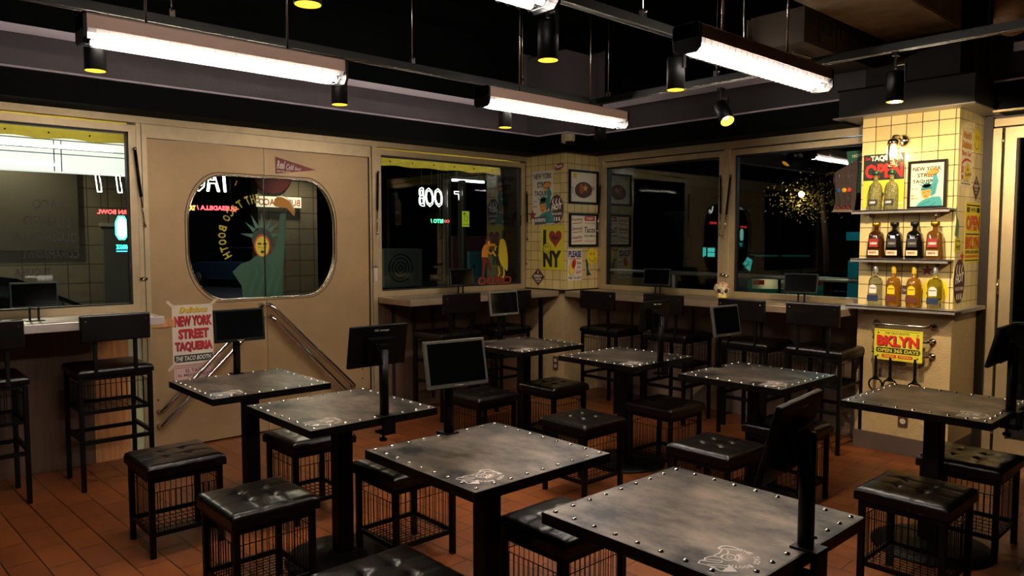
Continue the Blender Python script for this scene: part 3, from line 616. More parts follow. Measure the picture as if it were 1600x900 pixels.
for i in range(25):
    t_ = -PI+2*PI*i/24; hp.append((-5.30+.0058*16*math.sin(t_)**3, 1.585+.0062*(13*math.cos(t_)-5*math.cos(2*t_)-2*math.cos(3*t_)-math.cos(4*t_))))
F.poly(hp[1:-1], flat('#8c1a22')); F.up(); F.text('taco', -5.355, 1.57, -5.245, 1.61, INK, bold=.03); F.disc((-5.42, 1.475), .055, .055, flat('#c3b41f')); F.up(); F.ring((-5.42, 1.475), .055, .055, .005, INK)
F.disc((-5.435, 1.495), .005, .014, INK); F.disc((-5.405, 1.495), .005, .014, INK); F.ring((-5.42, 1.475), .035, .035, .005, INK, 10, PI*1.1, PI*1.9)
tag(F.build('heart_poster'), 'yellow I heart taco NY poster on the corner pillar', 'poster')
F = Flat(CO, X, Z); F.board([(-5.65, 1.18), (-5.55, 1.085), (-5.45, 1.18), (-5.55, 1.27)], .0008, MAR); F.text('SPEEDY', -5.61, 1.175, -5.49, 1.2, WHT); F.text('TACOS', -5.595, 1.145, -5.505, 1.165, WHT); F.text('to go', -5.575, 1.12, -5.525, 1.135, WHT); F.rect(-5.555, 1.215, -5.545, 1.245, WHT)
tag(F.build('diamond_sticker'), 'maroon diamond sticker at the foot of the corner pillar tiles', 'sticker', 'maroon diamond stickers')
# corner pillar, right face : coordinates (y, z)
RO = (-5.167, 0, 0)
def framed(label, y0, y1, z0, z1, draw):
    o = thing('wall_frame', label, 'framed picture', (-5.16, (y0+y1)/2, z0), 0, 'framed prints on the corner pillar'); b = B(); f_ = .022
    for (a, c, d, e) in ((y0, y1, z1-f_, z1), (y0, y1, z0, z0+f_), (y0, y0+f_, z0+f_, z1-f_), (y1-f_, y1, z0+f_, z1-f_)): b.box(-5.167, -5.147, a, c, d, e, IRON)
    b.build('frame', o, True)
    F = Flat((-5.166, y0, z0), Y, Z); F.board([(f_, f_), (y1-y0-f_, f_), (y1-y0-f_, z1-z0-f_), (f_, z1-z0-f_)], .004, PAPER); draw(F, y1-y0, z1-z0); F.build('print', o, True)
def dA(F, w_, h_):
    F.disc((w_*.5, h_*.42), w_*.3, h_*.24, flat('#5a2519'), rot=.05); F.up()
    F.poly([(w_*.36, h_*.55), (w_*.44, h_*.62), (w_*.5, h_*.5), (w_*.47, h_*.3), (w_*.38, h_*.32)], flat('#b5481f')); F.poly(star((w_*.56, h_*.48), .045), ORG); F.poly(star((w_*.2, h_*.84), .05), YEL)
    F.up(); F.poly(star((w_*.57, h_*.47), .024), YEL)
    for i in range(9): F.stroke([(w_*(.2+.07*i), h_*(.22+.02*(i % 3))), (w_*(.22+.07*i), h_*(.32+.05*(i % 2)))], .006, INK)
    F.text('TO', w_*.8, h_*.42, w_*.88, h_*.52, flat('#5a2519'), bold=.02); F.text('TACO', w_*.1, h_*.3, w_*.16, h_*.5, flat('#5a2519'))
def dB(F, w_, h_):
    for i, s_ in enumerate(('Yummy,', 'Speedy,', 'Healthy')):
        z_ = h_*(.73-.27*i); F.text(s_, w_*.09, z_, w_*.48, z_+h_*.12, flat('#8f2a20'), shear=.4, rise=.012); F.stroke([(w_*.12, z_-.015), (w_*.46, z_-.002)], .012, ORG)
    F.rect(w_*.54, h_*.78, w_*.9, h_*.92, RED2); F.up(); F.text('YUMMY', w_*.58, h_*.81, w_*.86, h_*.89, WHT); F.text('Tacos', w_*.53, h_*.42, w_*.92, h_*.6, INK, shear=.2); F.text('TEQUILA MEZCAL', w_*.53, h_*.28, w_*.92, h_*.36, INK)
    for r_ in (.71, .16):
        for i in range(5): F.poly(star((w_*(.57+.078*i), h_*r_), .011), RED2)
framed('black framed print of a brown burrito emblem on the corner pillar', 5.485, 5.925, 1.93, 2.272, dA)
framed('black framed print reading Yummy Speedy Healthy Tacos on the corner pillar', 5.49, 5.925, 1.495, 1.835, dB)
F = Flat(RO, Y, Z); F.board([(5.478, 1.15), (5.695, 1.15), (5.695, 1.472), (5.478, 1.472)], .0008, flat('#ddd0bc')); F.text('PLEASE', 5.49, 1.385, 5.68, 1.455, flat('#1d2c6e'), bold=.05); F.rect(5.5, 1.365, 5.675, 1.378, ORG)
F.disc((5.54, 1.275), .04, .075, YEL, rot=-.4); F.up(); F.disc((5.57, 1.32), .028, .05, RED2, rot=-.3); F.ring((5.54, 1.275), .04, .075, .004, INK)
F.text('Taste', 5.61, 1.315, 5.68, 1.345, INK, shear=.2); F.text('Live', 5.62, 1.275, 5.67, 1.30, INK, shear=.2); F.text('Good', 5.60, 1.215, 5.68, 1.255, RED2, shear=.3, rise=.01); F.text('After You Eat It', 5.485, 1.165, 5.69, 1.195, INK, shear=.2)
tag(F.build('please_poster'), 'small PLEASE notice under the framed prints on the corner pillar', 'poster')
smiley('smiley_sticker', 'yellow smiley sticker on the right face of the corner pillar', (5.85, 1.395), .082, RO, Y, Z)
F = Flat(RO, Y, Z, base=.003); F.board([(5.745, 1.36), (5.77, 1.365), (5.775, 1.33), (5.79, 1.29), (5.785, 1.26), (5.82, 1.215), (5.84, 1.20), (5.76, 1.195), (5.765, 1.25), (5.755, 1.3)], .0008, flat('#1e4436')); tag(F.build('dancer_sticker'), 'dark green figure sticker beneath the smiley on the corner pillar', 'sticker')

# ================================================================== BKLYN sign on chrome pipes, bottle-opener hooks
o = thing('bklyn_sign', 'yellow BKLYN OPEN 365 DAYS sign fixed to the lower pillar', 'sign', (-2.03, PY-.1, .70))
SX0 = -2.19; SY = 5.575
F = Flat((SX0, SY, .698), X, Z); Wd, Hd = .325, .222
F.board([(0, 0), (Wd, 0), (Wd, Hd), (0, Hd)], .005, flat('#cfc632')); F.rect(.008, .008, Wd-.008, Hd-.008, flat('#d6cd30')); F.up()
F.text('THE TACO BOOTH', .075, .187, .24, .203, INK, shear=.3); F.text('BKLYN', .018, .102, .3, .178, flat('#d3221c'), bold=.045, shadow=INK, so=(.006, -.006)); F.poly(rrect(.015, .052, .312, .09, .014), INK); F.up()
F.text('OPEN 365 DAYS', .024, .058, .303, .084, flat('#d6cd30'), bold=.03); F.poly(rrect(.055, .018, .155, .042, .01), flat('#c6341a')); F.poly(rrect(.165, .018, .265, .042, .01), flat('#c6341a')); F.up(); F.text('TACO', .068, .022, .14, .038, flat('#d6cd30'), bold=.03); F.text('TEQUILA', .175, .022, .255, .038, flat('#d6cd30'), bold=.03)
F.stroke([(.015, .212), (.31, .212)], .002, INK); F.build('sign_board', o, True)
b = B()
for p in ((.03, .195), (.295, .195), (.03, .03), (.295, .03)): b.ball((SX0+p[0], SY-.008, .698+p[1]), .007, CHROME, 8, 6)
b.build('screws', o, True)
for i, zz in enumerate((.95, .845, .742)):
    o = thing('chrome_rail', ('top', 'middle', 'lowest')[i]+' chrome pipe rail behind the yellow BKLYN sign', 'rail', (-2.0, PY, zz), 0, 'chrome pipe rails on the pillar'); b = B()
    b.tube([(-2.215, PY-.005, zz), (-2.215, PY-.06, zz), (-2.20, PY-.075, zz), (-1.86, PY-.075, zz), (-1.845, PY-.06, zz), (-1.835, PY-.005, zz)], .011, CHROME, 10); b.build('pipe', o, True)
    for xx in (-2.215, -1.835): b = B(); b.lathe([(.024, 0), (.024, .006), (.016, .012), (.0, .014)], (xx, PY-.013, zz), CHROME, 14, 'Y'); b.build('flange', o, True)
for i, (xx, ww) in enumerate(((-2.175, 0), (-2.075, 0), (-1.91, 0))):
    b = B(); y_ = 5.575; b.cbox((xx, y_, .645), (.02, .012, .16), IRON, ch=.003); pts = [(xx+.046*math.cos(a), y_, .511+.046*math.sin(a)) for a in [math.radians(100-i2*340/20) for i2 in range(21)]]
    b.tube(pts, .0065, IRON, 8); b.prism([(-.01, .07), (.01, .07), (.03, .038), (-.03, .038)], (xx, y_-.005, .505), X, Z, (0, .01, 0), IRON)
    b.tube([(xx, y_, .725), (xx, 5.6, .742)], .004, IRON, 6)
    tag(b.build('ring_opener'), ('leftmost', 'middle', 'rightmost')[i]+' black ring-ended opener hanging below the BKLYN sign', 'opener', 'black ring openers')
def outlet(label, O, U, n_):
    o = thing('power_outlet', label, 'outlet', O); F = Flat(O, U, Z); F.board(rrect(-.033, -.07, .033, .07, .008), .006, mat('outlet_brown', '#4a3328', .4)); F.build('cover_plate', o, True)
    F = Flat(O, U, Z, base=.007)
    for dz in (-.027, .03): F.disc((0, dz), .02, .02, flat('#c9bda6')); 
    F.up()
    for dz in (-.027, .03):
        for dx in (-.007, .007): F.disc((dx, dz), .0025, .0025, INK)
    F.build('sockets', o, True)
outlet('brown double outlet low on the right pillar behind the table', (-2.015, PY-.001, .275), X, 0)
outlet('brown double outlet low on the corner pillar', (-5.29, 5.439, .30), X, 0)

# ================================================================== POSTERS AND PENNANT ON THE DOOR
o = None
F = Flat((WX+.001, 0, 0), Y, Z); F.board([(1.832, .625), (2.13, .625), (2.13, 1.075), (1.832, 1.075)], .001, flat('#d6c6b4'))
F.text('Delicious', 1.88, 1.015, 2.09, 1.06, flat('#d8b31c'), shear=.3, bold=.04, shadow=INK, so=(.003, -.003)); F.text('NEW YORK', 1.845, .915, 2.12, .995, flat('#b01822'), bold=.05, shadow=INK); F.text('STREET', 1.872, .82, 2.095, .895, flat('#b01822'), bold=.05, shadow=INK); F.text('TAQUERIA', 1.845, .72, 2.12, .80, flat('#b01822'), bold=.05, shadow=INK)
F.rect(1.84, .645, 2.122, .70, flat('#1c2a26')); F.up(); F.text('THE TACO BOOTH', 1.85, .655, 2.11, .69, WHT, shear=.25)
for (c, a) in (((1.825, 1.08), 135), ((2.14, 1.09), 45), ((1.825, .62), 45)):
    d = Vector((math.cos(math.radians(a)), math.sin(math.radians(a)))); F.stroke([tuple(Vector(c)-d*.04), tuple(Vector(c)+d*.04)], .022, flat('#cbb9a0'))
tag(F.build('street_poster'), 'white and red Delicious NEW YORK STREET TAQUERIA poster taped to the door', 'poster')
F = Flat((WX+.001, 0, 0), Y, Z); F.board([(1.838, .435), (2.125, .435), (2.125, .615), (1.838, .615)], .001, flat('#c9a6a0')); F.stroke([(1.85, .447), (2.113, .447), (2.113, .603), (1.85, .603)], .004, DRED, True); F.text('EL TACO', 1.92, .565, 2.06, .592, flat('#5d2430')); F.text('EL MEJOR TACO', 1.865, .53, 2.1, .555, flat('#5d2430')); F.text('CERVEZA', 1.87, .47, 2.09, .505, flat('#5d2430'))
tag(F.build('taco_notice'), 'pink EL TACO notice below the street taqueria poster on the door', 'poster')
F = Flat((WX+.001, 0, 0), Y, Z); F.board([(2.66, 2.095), (3.02, 2.145), (2.66, 2.23)], .001, flat('#8d3a38')); F.stroke([(2.665, 2.1), (3.0, 2.145), (2.665, 2.223)], .004, flat('#5f2523'), True)
F.text('Real', 2.672, 2.135, 2.745, 2.20, WHT, shear=.35, bold=.02); F.text('Cold', 2.752, 2.13, 2.82, 2.178, WHT, shear=.35, bold=.02); F.text('Beer', 2.825, 2.13, 2.885, 2.158, WHT, shear=.35, bold=.01); F.text('ON THIS SPOT', 2.672, 2.108, 2.79, 2.122, WHT, shear=.2, bold=.03)
tag(F.build('pennant'), 'red Real Cold Beer pennant above the rounded door window', 'pennant')

# ================================================================== PAINTING ON THE DOOR GLASS
GO = (WX-.0195, 0, 0)
ST = flat('#1f4a33'); STD = flat('#12301f'); STL = flat('#3c6a50')
F = Flat(GO, Y, Z, .0005)
q = lambda *p: list(p)
F.poly([(2.38, 1.105), (2.37, 1.20), (2.30, 1.31), (2.37, 1.375), (2.44, 1.395), (2.50, 1.44), (2.58, 1.45), (2.66, 1.43), (2.715, 1.37), (2.715, 1.24), (2.71, 1.105)], ST); F.up()
F.poly([(2.60, 1.42), (2.645, 1.48), (2.68, 1.60), (2.70, 1.77), (2.745, 1.785), (2.755, 1.76), (2.74, 1.60), (2.735, 1.47), (2.72, 1.36), (2.66, 1.36)], ST)
for (a, c) in (((2.37, 1.61), 0), ((2.41, 1.70), 0), ((2.455, 1.765), 0), ((2.545, 1.775), 0), ((2.635, 1.755), 0), ((2.685, 1.70), 0), ((2.70, 1.61), 0)):
    d = (Vector(a)-Vector((2.545, 1.58))).normalized(); n_ = Vector((-d.y, d.x))*.018; base = Vector((2.545, 1.58))+d*.08
    F.poly([tuple(base+n_), tuple(base-n_), a], STL)
F.up(); F.disc((2.545, 1.565), .085, .085, STD); F.up(); F.disc((2.545, 1.515), .068, .092, flat('#b33a1e')); F.up(); F.disc((2.545, 1.51), .056, .08, flat('#d6c32c')); F.up()
F.disc((2.523, 1.53), .018, .008, INK); F.disc((2.568, 1.53), .018, .008, INK); F.disc((2.545, 1.465), .015, .011, INK); F.stroke([(2.545, 1.505), (2.545, 1.485)], .004, INK)
F.stroke(bez([(2.505, 1.51), (2.525, 1.50), (2.535, 1.505)]), .003, INK); F.stroke(bez([(2.585, 1.51), (2.565, 1.50), (2.555, 1.505)]), .003, INK)
F.poly(bez([(2.655, 1.89), (2.65, 1.84), (2.70, 1.825), (2.76, 1.82), (2.82, 1.76), (2.825, 1.80), (2.79, 1.87), (2.73, 1.905), (2.68, 1.91)]), flat('#c07f1e')); F.stroke(bez([(2.68, 1.915), (2.75, 1.91), (2.81, 1.85), (2.83, 1.78)]), .008, WHT)
for i in range(9):
    x_ = 2.40+.035*i; F.stroke(bez([(x_, 1.12), (x_+.02, 1.2), (x_+.06, 1.30-.01*(i % 3)), (x_+.05, 1.37-.02*abs(i-4)*.5)]), .004, STL if i % 2 else STD)
tag(F.build('statue_painting'), 'green crowned statue painted on the rounded door window holding a taco', 'painting')
F = Flat(GO, Y, Z, .0005); YL = flat('#b7a72a')
cx_, cz_, rr = 2.555, 1.585, .33
for ch, a, sz in zip('THE', (112, 104, 97), (.07,)*3):
    F.glyph(ch, (cx_+rr*math.cos(math.radians(a)), cz_+rr*.93*math.sin(math.radians(a))), sz, .035, math.radians(a-90), YL, mirror=True, shear=.1)
for ch, a in zip('TACO BOOTH', (124, 133, 142, 152, 160, 168, 178, 188, 198, 208)):
    if ch != ' ': F.glyph(ch, (cx_+rr*math.cos(math.radians(a)), cz_+rr*.93*math.sin(math.radians(a))), .062, .042, math.radians(a-90), YL, mirror=True)
tag(F.build('arched_lettering'), 'arched yellow THE TACO BOOTH lettering painted beside the crowned statue', 'lettering')
# lettering on window 1 (reads from the street)
LB = flat('#171310')
for (wd, a, c, d, e, sh, ri, pos) in (('TACO', .985, 1.765, 1.165, 1.83, -.1, -.01, 'top line'), ('BURRITO', .93, 1.655, 1.205, 1.72, -.1, -.015, 'second line'), ('QUESADILLA', .87, 1.545, 1.245, 1.615, 0, -.01, 'third line'), ('CORAMBOWL', .915, 1.435, 1.245, 1.49, 0, 0, 'fourth line'), ('TEQUILA', .87, 1.315, 1.075, 1.37, 0, 0, 'lowest line')):
    F = Flat((WX-.0275, 0, 0), Y, Z); F.text(wd, a, c, d, e, LB, shear=sh, mirror=True, bold=0, rise=ri)
    tag(F.build('window_lettering'), 'mirrored black '+('faint word' if wd == 'CORAMBOWL' else wd)+' lettering, '+pos+' on the left window', 'lettering', 'menu words on the left window')
# fighters on window 2
F = Flat((WX-.0275, 0, 0), Y, Z)
F.poly(bez([(4.85, 1.39), (4.86, 1.47), (4.90, 1.52), (4.945, 1.51), (4.94, 1.44), (4.93, 1.38)]), flat('#c47a22')); F.disc((4.93, 1.545), .028, .032, flat('#7a2218')); F.up(); F.disc((4.945, 1.53), .018, .024, flat('#cfa04a'))
F.poly(bez([(4.85, 1.39), (4.86, 1.30), (4.855, 1.20), (4.88, 1.19), (4.90, 1.29), (4.925, 1.34), (4.95, 1.28), (4.98, 1.25), (4.965, 1.32), (4.93, 1.385)]), flat('#6a1f16'))
F.stroke([(4.93, 1.50), (4.99, 1.515), (5.03, 1.51)], .022, flat('#c47a22')); F.stroke([(4.93, 1.44), (4.98, 1.42), (5.01, 1.45)], .022, flat('#c47a22'))
F.poly(bez([(5.09, 1.56), (5.14, 1.575), (5.18, 1.52), (5.205, 1.38), (5.20, 1.25), (5.17, 1.26), (5.12, 1.30), (5.08, 1.38), (5.08, 1.48)]), flat('#c2ab2a')); F.poly(bez([(5.10, 1.56), (5.06, 1.52), (5.04, 1.42), (5.05, 1.33), (5.10, 1.27), (5.08, 1.38), (5.075, 1.48)]), INK)
F.stroke([(5.06, 1.50), (5.035, 1.49), (5.03, 1.455)], .018, flat('#c2ab2a')); F.stroke([(5.08, 1.41), (5.04, 1.40), (5.0, 1.44)], .018, flat('#c2ab2a')); F.stroke([(5.075, 1.30), (5.09, 1.22), (5.07, 1.19)], .022, flat('#c2ab2a')); F.stroke([(5.15, 1.28), (5.155, 1.20), (5.13, 1.17)], .022, flat('#c2ab2a'))
tag(F.build('fighter_painting'), 'painted fighter in orange shirt boxing a giant yellow taco on the window', 'painting')
F = Flat((WX-.0275, 0, 0), Y, Z); F.text('CERDO', 4.80, 1.105, 5.26, 1.19, flat('#8a2c20'), mirror=True, bold=.03); tag(F.build('cerdo_lettering'), 'dark red mirrored CERDO lettering below the painted fighters', 'lettering')

# ================================================================== TABLES
def make_table():
    t = thing('cafe_table', '', 'table')
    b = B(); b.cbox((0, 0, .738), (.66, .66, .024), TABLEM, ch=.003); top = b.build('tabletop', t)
    b = B(); h = .331
    for (x0, x1, y0, y1) in ((-h, h, -h, -h+.004), (-h, h, h-.004, h), (-h, -h+.004, -h, h), (h-.004, h, -h, h)): b.box(x0-.001, x1+.001, y0-.001, y1+.001, .715, .7495, EDGEM)
    b.build('edge_band', t)
    e = .303; b = B(); b.lathe([(.0085, 0), (.0075, .003), (.0045, .0055), (0, .0062)], (0, 0, 0), SCREWM, 8, caps=False); r0 = b.build('rivet', t); first = True
    for i in range(9):
        a = -e+i*2*e/8
        for p in ((a, -e), (a, e))+(((-e, a), (e, a)) if 0 < i < 8 else ()):
            r = r0 if first else r0.copy(); first or C.objects.link(r); first = False; r.location = (p[0], p[1], .75)
    F = Flat((0, 0, .7502), X, Y, .0003)
    def S(pts, wd=.0035): F.stroke(bez(pts, 5), wd, WHITEINK)
    S([(.164, -.174), (.165, -.155), (.178, -.142), (.2, -.14), (.207, -.146), (.195, -.155), (.18, -.165), (.17, -.176), (.164, -.174)], .005)
    S([(.176, -.176), (.183, -.2), (.183, -.224), (.196, -.222), (.2, -.208)]); S([(.186, -.17), (.195, -.175), (.2, -.19)])
    S([(.183, -.227), (.178, -.24), (.175, -.255), (.182, -.262), (.176, -.272), (.18, -.291)]); S([(.180, -.291), (.20, -.285), (.225, -.285), (.245, -.288), (.271, -.262)])
    S([(.176, -.272), (.195, -.262), (.215, -.25), (.215, -.235)]); S([(.18, -.255), (.2, -.245), (.21, -.235)]); S([(.2, -.28), (.22, -.262), (.235, -.255), (.24, -.242)]); S([(.21, -.283), (.235, -.268), (.245, -.262)])
    F.poly([(.245, -.288), (.243, -.265), (.242, -.245), (.272, -.262), (.262, -.274)], WHITEINK)
    F.ring((.213, -.205), .017, .02, .004, WHITEINK, 16); S([(.205, -.2), (.212, -.205)]); S([(.215, -.2), (.222, -.205)]); S([(.21, -.214), (.22, -.212)])
    for a in (75, 55, 35, 15, -5, -22): r = math.radians(a); F.poly([(.216+.018*math.cos(r+.25), -.198+.018*math.sin(r+.25)), (.216+.018*math.cos(r-.25), -.198+.018*math.sin(r-.25)), (.216+.042*math.cos(r), -.198+.042*math.sin(r))], WHITEINK)
    for i, ch in enumerate('THE TACO BOOTH'):
        if ch == ' ': continue
        a = math.radians(104-i*13.4); F.glyph(ch, (.226+.054*math.cos(a), -.196+.054*math.sin(a)), .0155, .0112, a-PI/2, WHITEINK, bold=.04)
    F.build('logo', t)
    b = B(); b.cbox((0, 0, .37), (.078, .078, .70), IRON, ch=.004); b.box(-.15, .15, -.02, .02, .700, .725, IRON); b.box(-.02, .02, -.15, .15, .700, .725, IRON); b.build('pedestal_column', t)
    b = B(); b.lathe([(.275, 0), (.278, .004), (.275, .012), (.15, .022), (.075, .03), (.06, .04)], (0, 0, 0), IRON, 40); b.build('round_base', t)
    return t
TP = {'T4': (-1.20, 1.85, 'riveted steel table nearest the camera at bottom right'), 'T3': (-2.125, 1.81, 'riveted steel table in the middle with the grey-framed tablet at its far edge'), 'T2': (-3.19, 1.79, 'riveted steel table with rear-facing tablet in front of the door'), 'T1': (-4.10, 1.72, 'riveted steel table right beside the door posters'),
      'T8': (-1.29, 4.06, 'riveted steel table beside the right pillar under the BKLYN sign'), 'T7': (-2.28, 4.08, 'riveted steel table in the back row with a tablet left of the pillar'), 'T6': (-3.27, 4.06, 'riveted steel table in the back row with a black tablet seen from behind'), 'T5': (-4.20, 3.96, 'riveted steel table nearest the corner pillar outlet')}
proto = None
for k, (x_, y_, lb) in TP.items():
    if proto is None: proto = make_table(); t = proto; t.location = (x_, y_, 0); t['label'] = lb; t['group'] = 'riveted steel tables'
    else: dup(proto, (x_, y_, 0), 0, lb)

# ================================================================== STOOLS
def cushion(w_, d_, z0, z1, btn=((-.055, -.055), (.055, -.055), (-.055, .055), (.055, .055)), n=28, m=None, amp=.010):
    m = m or LEATHER; b = B(); vs = []; fs = []
    def hgt(u, v):
        e = min(w_/2-abs(u), d_/2-abs(v)); r = .022; k = 1 if e > r else math.sqrt(max(0, 1-((r-e)/r)**2)); h = z1-r+r*k
        cx = min(1, max(0, e)/.12); h += .008*cx
        for (a, c) in btn:
            dd = math.hypot(u-a, v-c); h -= amp*1.6*math.exp(-(dd/.014)**2)+amp*.35*math.exp(-(dd/.04)**2)
        for s in (-1, 1):
            h -= .003*math.exp(-((u-s*.055)/.008)**2)+.003*math.exp(-((v-s*.055)/.008)**2) if btn else 0
        return h
    def co(i): t_ = -1+2*i/n; return t_ if abs(t_) < .8 else math.copysign(.8+.2*math.sin((abs(t_)-.8)/.2*PI/2), t_)
    for i in range(n+1):
        for j in range(n+1): u, v = co(i)*w_/2, co(j)*d_/2; vs.append((u, v, hgt(u, v)))
    I = lambda i, j: i*(n+1)+j
    for i in range(n):
        for j in range(n): fs.append((I(i, j), I(i+1, j), I(i+1, j+1), I(i, j+1)))
    b.add(vs, fs, m, True)
    zt = z1-.022; ring = [I(i, 0) for i in range(n+1)]+[I(n, j) for j in range(1, n+1)]+[I(i, n) for i in range(n-1, -1, -1)]+[I(0, j) for j in range(n-1, 0, -1)]
    o = len(b.v); base = [(vs[k][0], vs[k][1], z0) for k in ring]; b.v += base; K = len(ring); mi = b.mi(m)
    for i in range(K): b.f.append((ring[i], o+i, o+(i+1) % K, ring[(i+1) % K])); b.m.append(mi); b.sm.append(False)
    b.f.append(tuple(o+i for i in range(K))); b.m.append(mi); b.sm.append(False)
    for (a, c) in btn: b.ball((a, c, hgt(a, c)+.002), .007, m, 8, 6, (1, 1, .5))
    return b
def basket(b, hw, z0, z1, ztop, n=12):
    """wire sides between a lower flat-bar frame at z0 and a wire at z1; the ±X sides run up to ztop"""
    fr = .011
    for s in (-1, 1):
        b.box(s*hw-.006, s*hw+.006, -hw, hw, z0-fr, z0+fr, IRON); b.box(-hw, hw, s*hw-.006, s*hw+.006, z0-fr, z0+fr, IRON)
        b.tube([(s*hw, -hw, z1), (s*hw, hw, z1)], .0022, IRON, 5); b.tube([(-hw, s*hw, z1), (hw, s*hw, z1)], .0022, IRON, 5)
        for i in range(1, n):
            t_ = -hw+2*hw*i/n; b.tube([(s*hw, t_, z0), (s*hw, t_, ztop)], .002, IRON, 4, caps=False); b.tube([(t_, s*hw, z0), (t_, s*hw, z1)], .002, IRON, 4, caps=False)
    for i in range(1, n):
        t_ = -hw+2*hw*i/n; b.tube([(t_, -hw, z0), (t_, hw, z0)], .002, IRON, 4, caps=False)
        if i % 2: b.tube([(-hw, t_, z0-.003), (hw, t_, z0-.003)], .002, IRON, 4, caps=False)
    return b
def make_stool():
    t = thing('basket_stool', '', 'stool', group='low basket stools'); cushion(.385, .385, .405, .462).build('seat_cushion', t)
    h = .165
    for sx in (-1, 1):
        for sy in (-1, 1): B().cbox((sx*h, sy*h, .2), (.026, .026, .40), IRON, ch=.002).build('leg', t)
    b = B()
    for s in (-1, 1): b.box(s*h-.012, s*h+.012, -h, h, .375, .405, IRON); b.box(-h, h, s*h-.012, s*h+.012, .375, .405, IRON)
    b.build('seat_frame', t); basket(B(), h, .115, .325, .376).build('wire_basket', t); return t
S_ = [(-3.965, 1.26, 90, 'tufted black basket stool standing left of the door posters table'), (-3.06, 1.31, 0, 'tufted black basket stool at the bottom left in front of the rear-facing tablet table'), (-3.88, 1.97, 90, 'black basket stool tucked behind the rear-facing tablet table'),
      (-3.03, 2.05, 0, 'black basket stool partly under the left edge of the middle table'), (-2.015, 1.30, 0, 'tufted black stool cropped by the bottom edge of the photo'), (-1.99, 2.09, 0, 'black basket stool under the left corner of the nearest table'),
      (-4.08, 3.43, 90, 'black basket stool behind the grey-framed tablet'), (-3.98, 4.07, 0, 'black basket stool below the corner pillar outlet'), (-3.07, 3.40, 90, 'tufted black basket stool just behind the middle table'),
      (-2.99, 4.14, 0, 'black basket stool under the back row table with the rear-facing tablet'), (-2.17, 3.48, 90, 'tufted black basket stool left of the big black tablet'), (-1.18, 3.51, 90, 'tufted black basket stool at lower right in front of the pillar table'),
      (-1.18, 4.25, 0, 'tufted black basket stool at the right edge beside the pillar table'), (-2.14, 4.20, 90, 'black basket stool mostly hidden behind the big black tablet'), (-1.12, 2.27, 0, 'black stool peeking out below the right corner of nearest table')]
S_[-1] = (-.95, 1.62, 0, 'black stool peeking out below the right corner of the nearest table')
proto = None
for (x_, y_, rz, lb) in S_:
    if proto is None: proto = make_stool(); proto.location = (x_, y_, 0); proto.rotation_euler = (0, 0, math.radians(rz)); proto['label'] = lb
    else: dup(proto, (x_, y_, 0), math.radians(rz), lb)
def make_bar():
    """front (towards the counter) is -X, backrest on the +X side"""
    t = thing('bar_stool', '', 'bar stool', group='bar stools at the window counters'); cushion(.42, .44, .715, .762, btn=()).build('seat_cushion', t)
    h = .19
    for sx in (-1, 1):
        for sy in (-1, 1): B().cbox((sx*h, sy*h*1.05, .355), (.026, .026, .71), IRON, ch=.002).build('leg', t)
    b = B()
    for s in (-1, 1): b.box(s*h-.012, s*h+.012, -h, h, .69, .715, IRON); b.box(-h, h, s*h*1.05-.012, s*h*1.05+.012, .69, .715, IRON)
    b.build('seat_frame', t); basket(B(), h, .49, .66, .69).build('wire_basket', t)
    b = B()
    for s in (-1, 1): b.box(s*h-.009, s*h+.009, -h, h, .29, .315, IRON); b.box(-h, h, s*h*1.05-.009, s*h*1.05+.009, .31, .335, IRON)
    b.build('footrest', t)
    for s in (-1, 1): B().cbox((.20, s*.115, .86), (.022, .022, .30), IRON, ch=.002).build('back_post', t)
    b = B(); b.cbox((.215, 0, 1.015), (.04, .40, .165), LEATHER, ch=.008)
    for s in (-1, 1): b.ball((.236, s*.17, 1.06), .007, CHROME, 8, 6)
    b.build('backrest', t); return t
proto = make_bar(); proto.location = (-5.30, 1.285, 0); proto['label'] = 'black bar stool with backrest beside the door at the left counter'
for (x_, y_, rz, lb) in ((-5.30, .60, 0, 'black bar stool cut off by the left edge of the photo'), (-5.24, 4.0, 0, 'black bar stool nearer the door at the counter right of the door'), (-5.22, 4.60, 0, 'black bar stool nearer the corner pillar at the counter right of the door'),
                     (-4.45, 5.33, -90, 'black bar stool at back counter beside the corner pillar'), (-3.79, 5.42, -90, 'black bar stool at back counter left of the painted skull'), (-3.07, 5.45, -90, 'black bar stool at back counter right of the painted skull'), (-2.52, 5.50, -90, 'black bar stool at back counter nearest the yellow tiled right pillar')):
    dup(proto, (x_, y_, 0), math.radians(rz), lb)

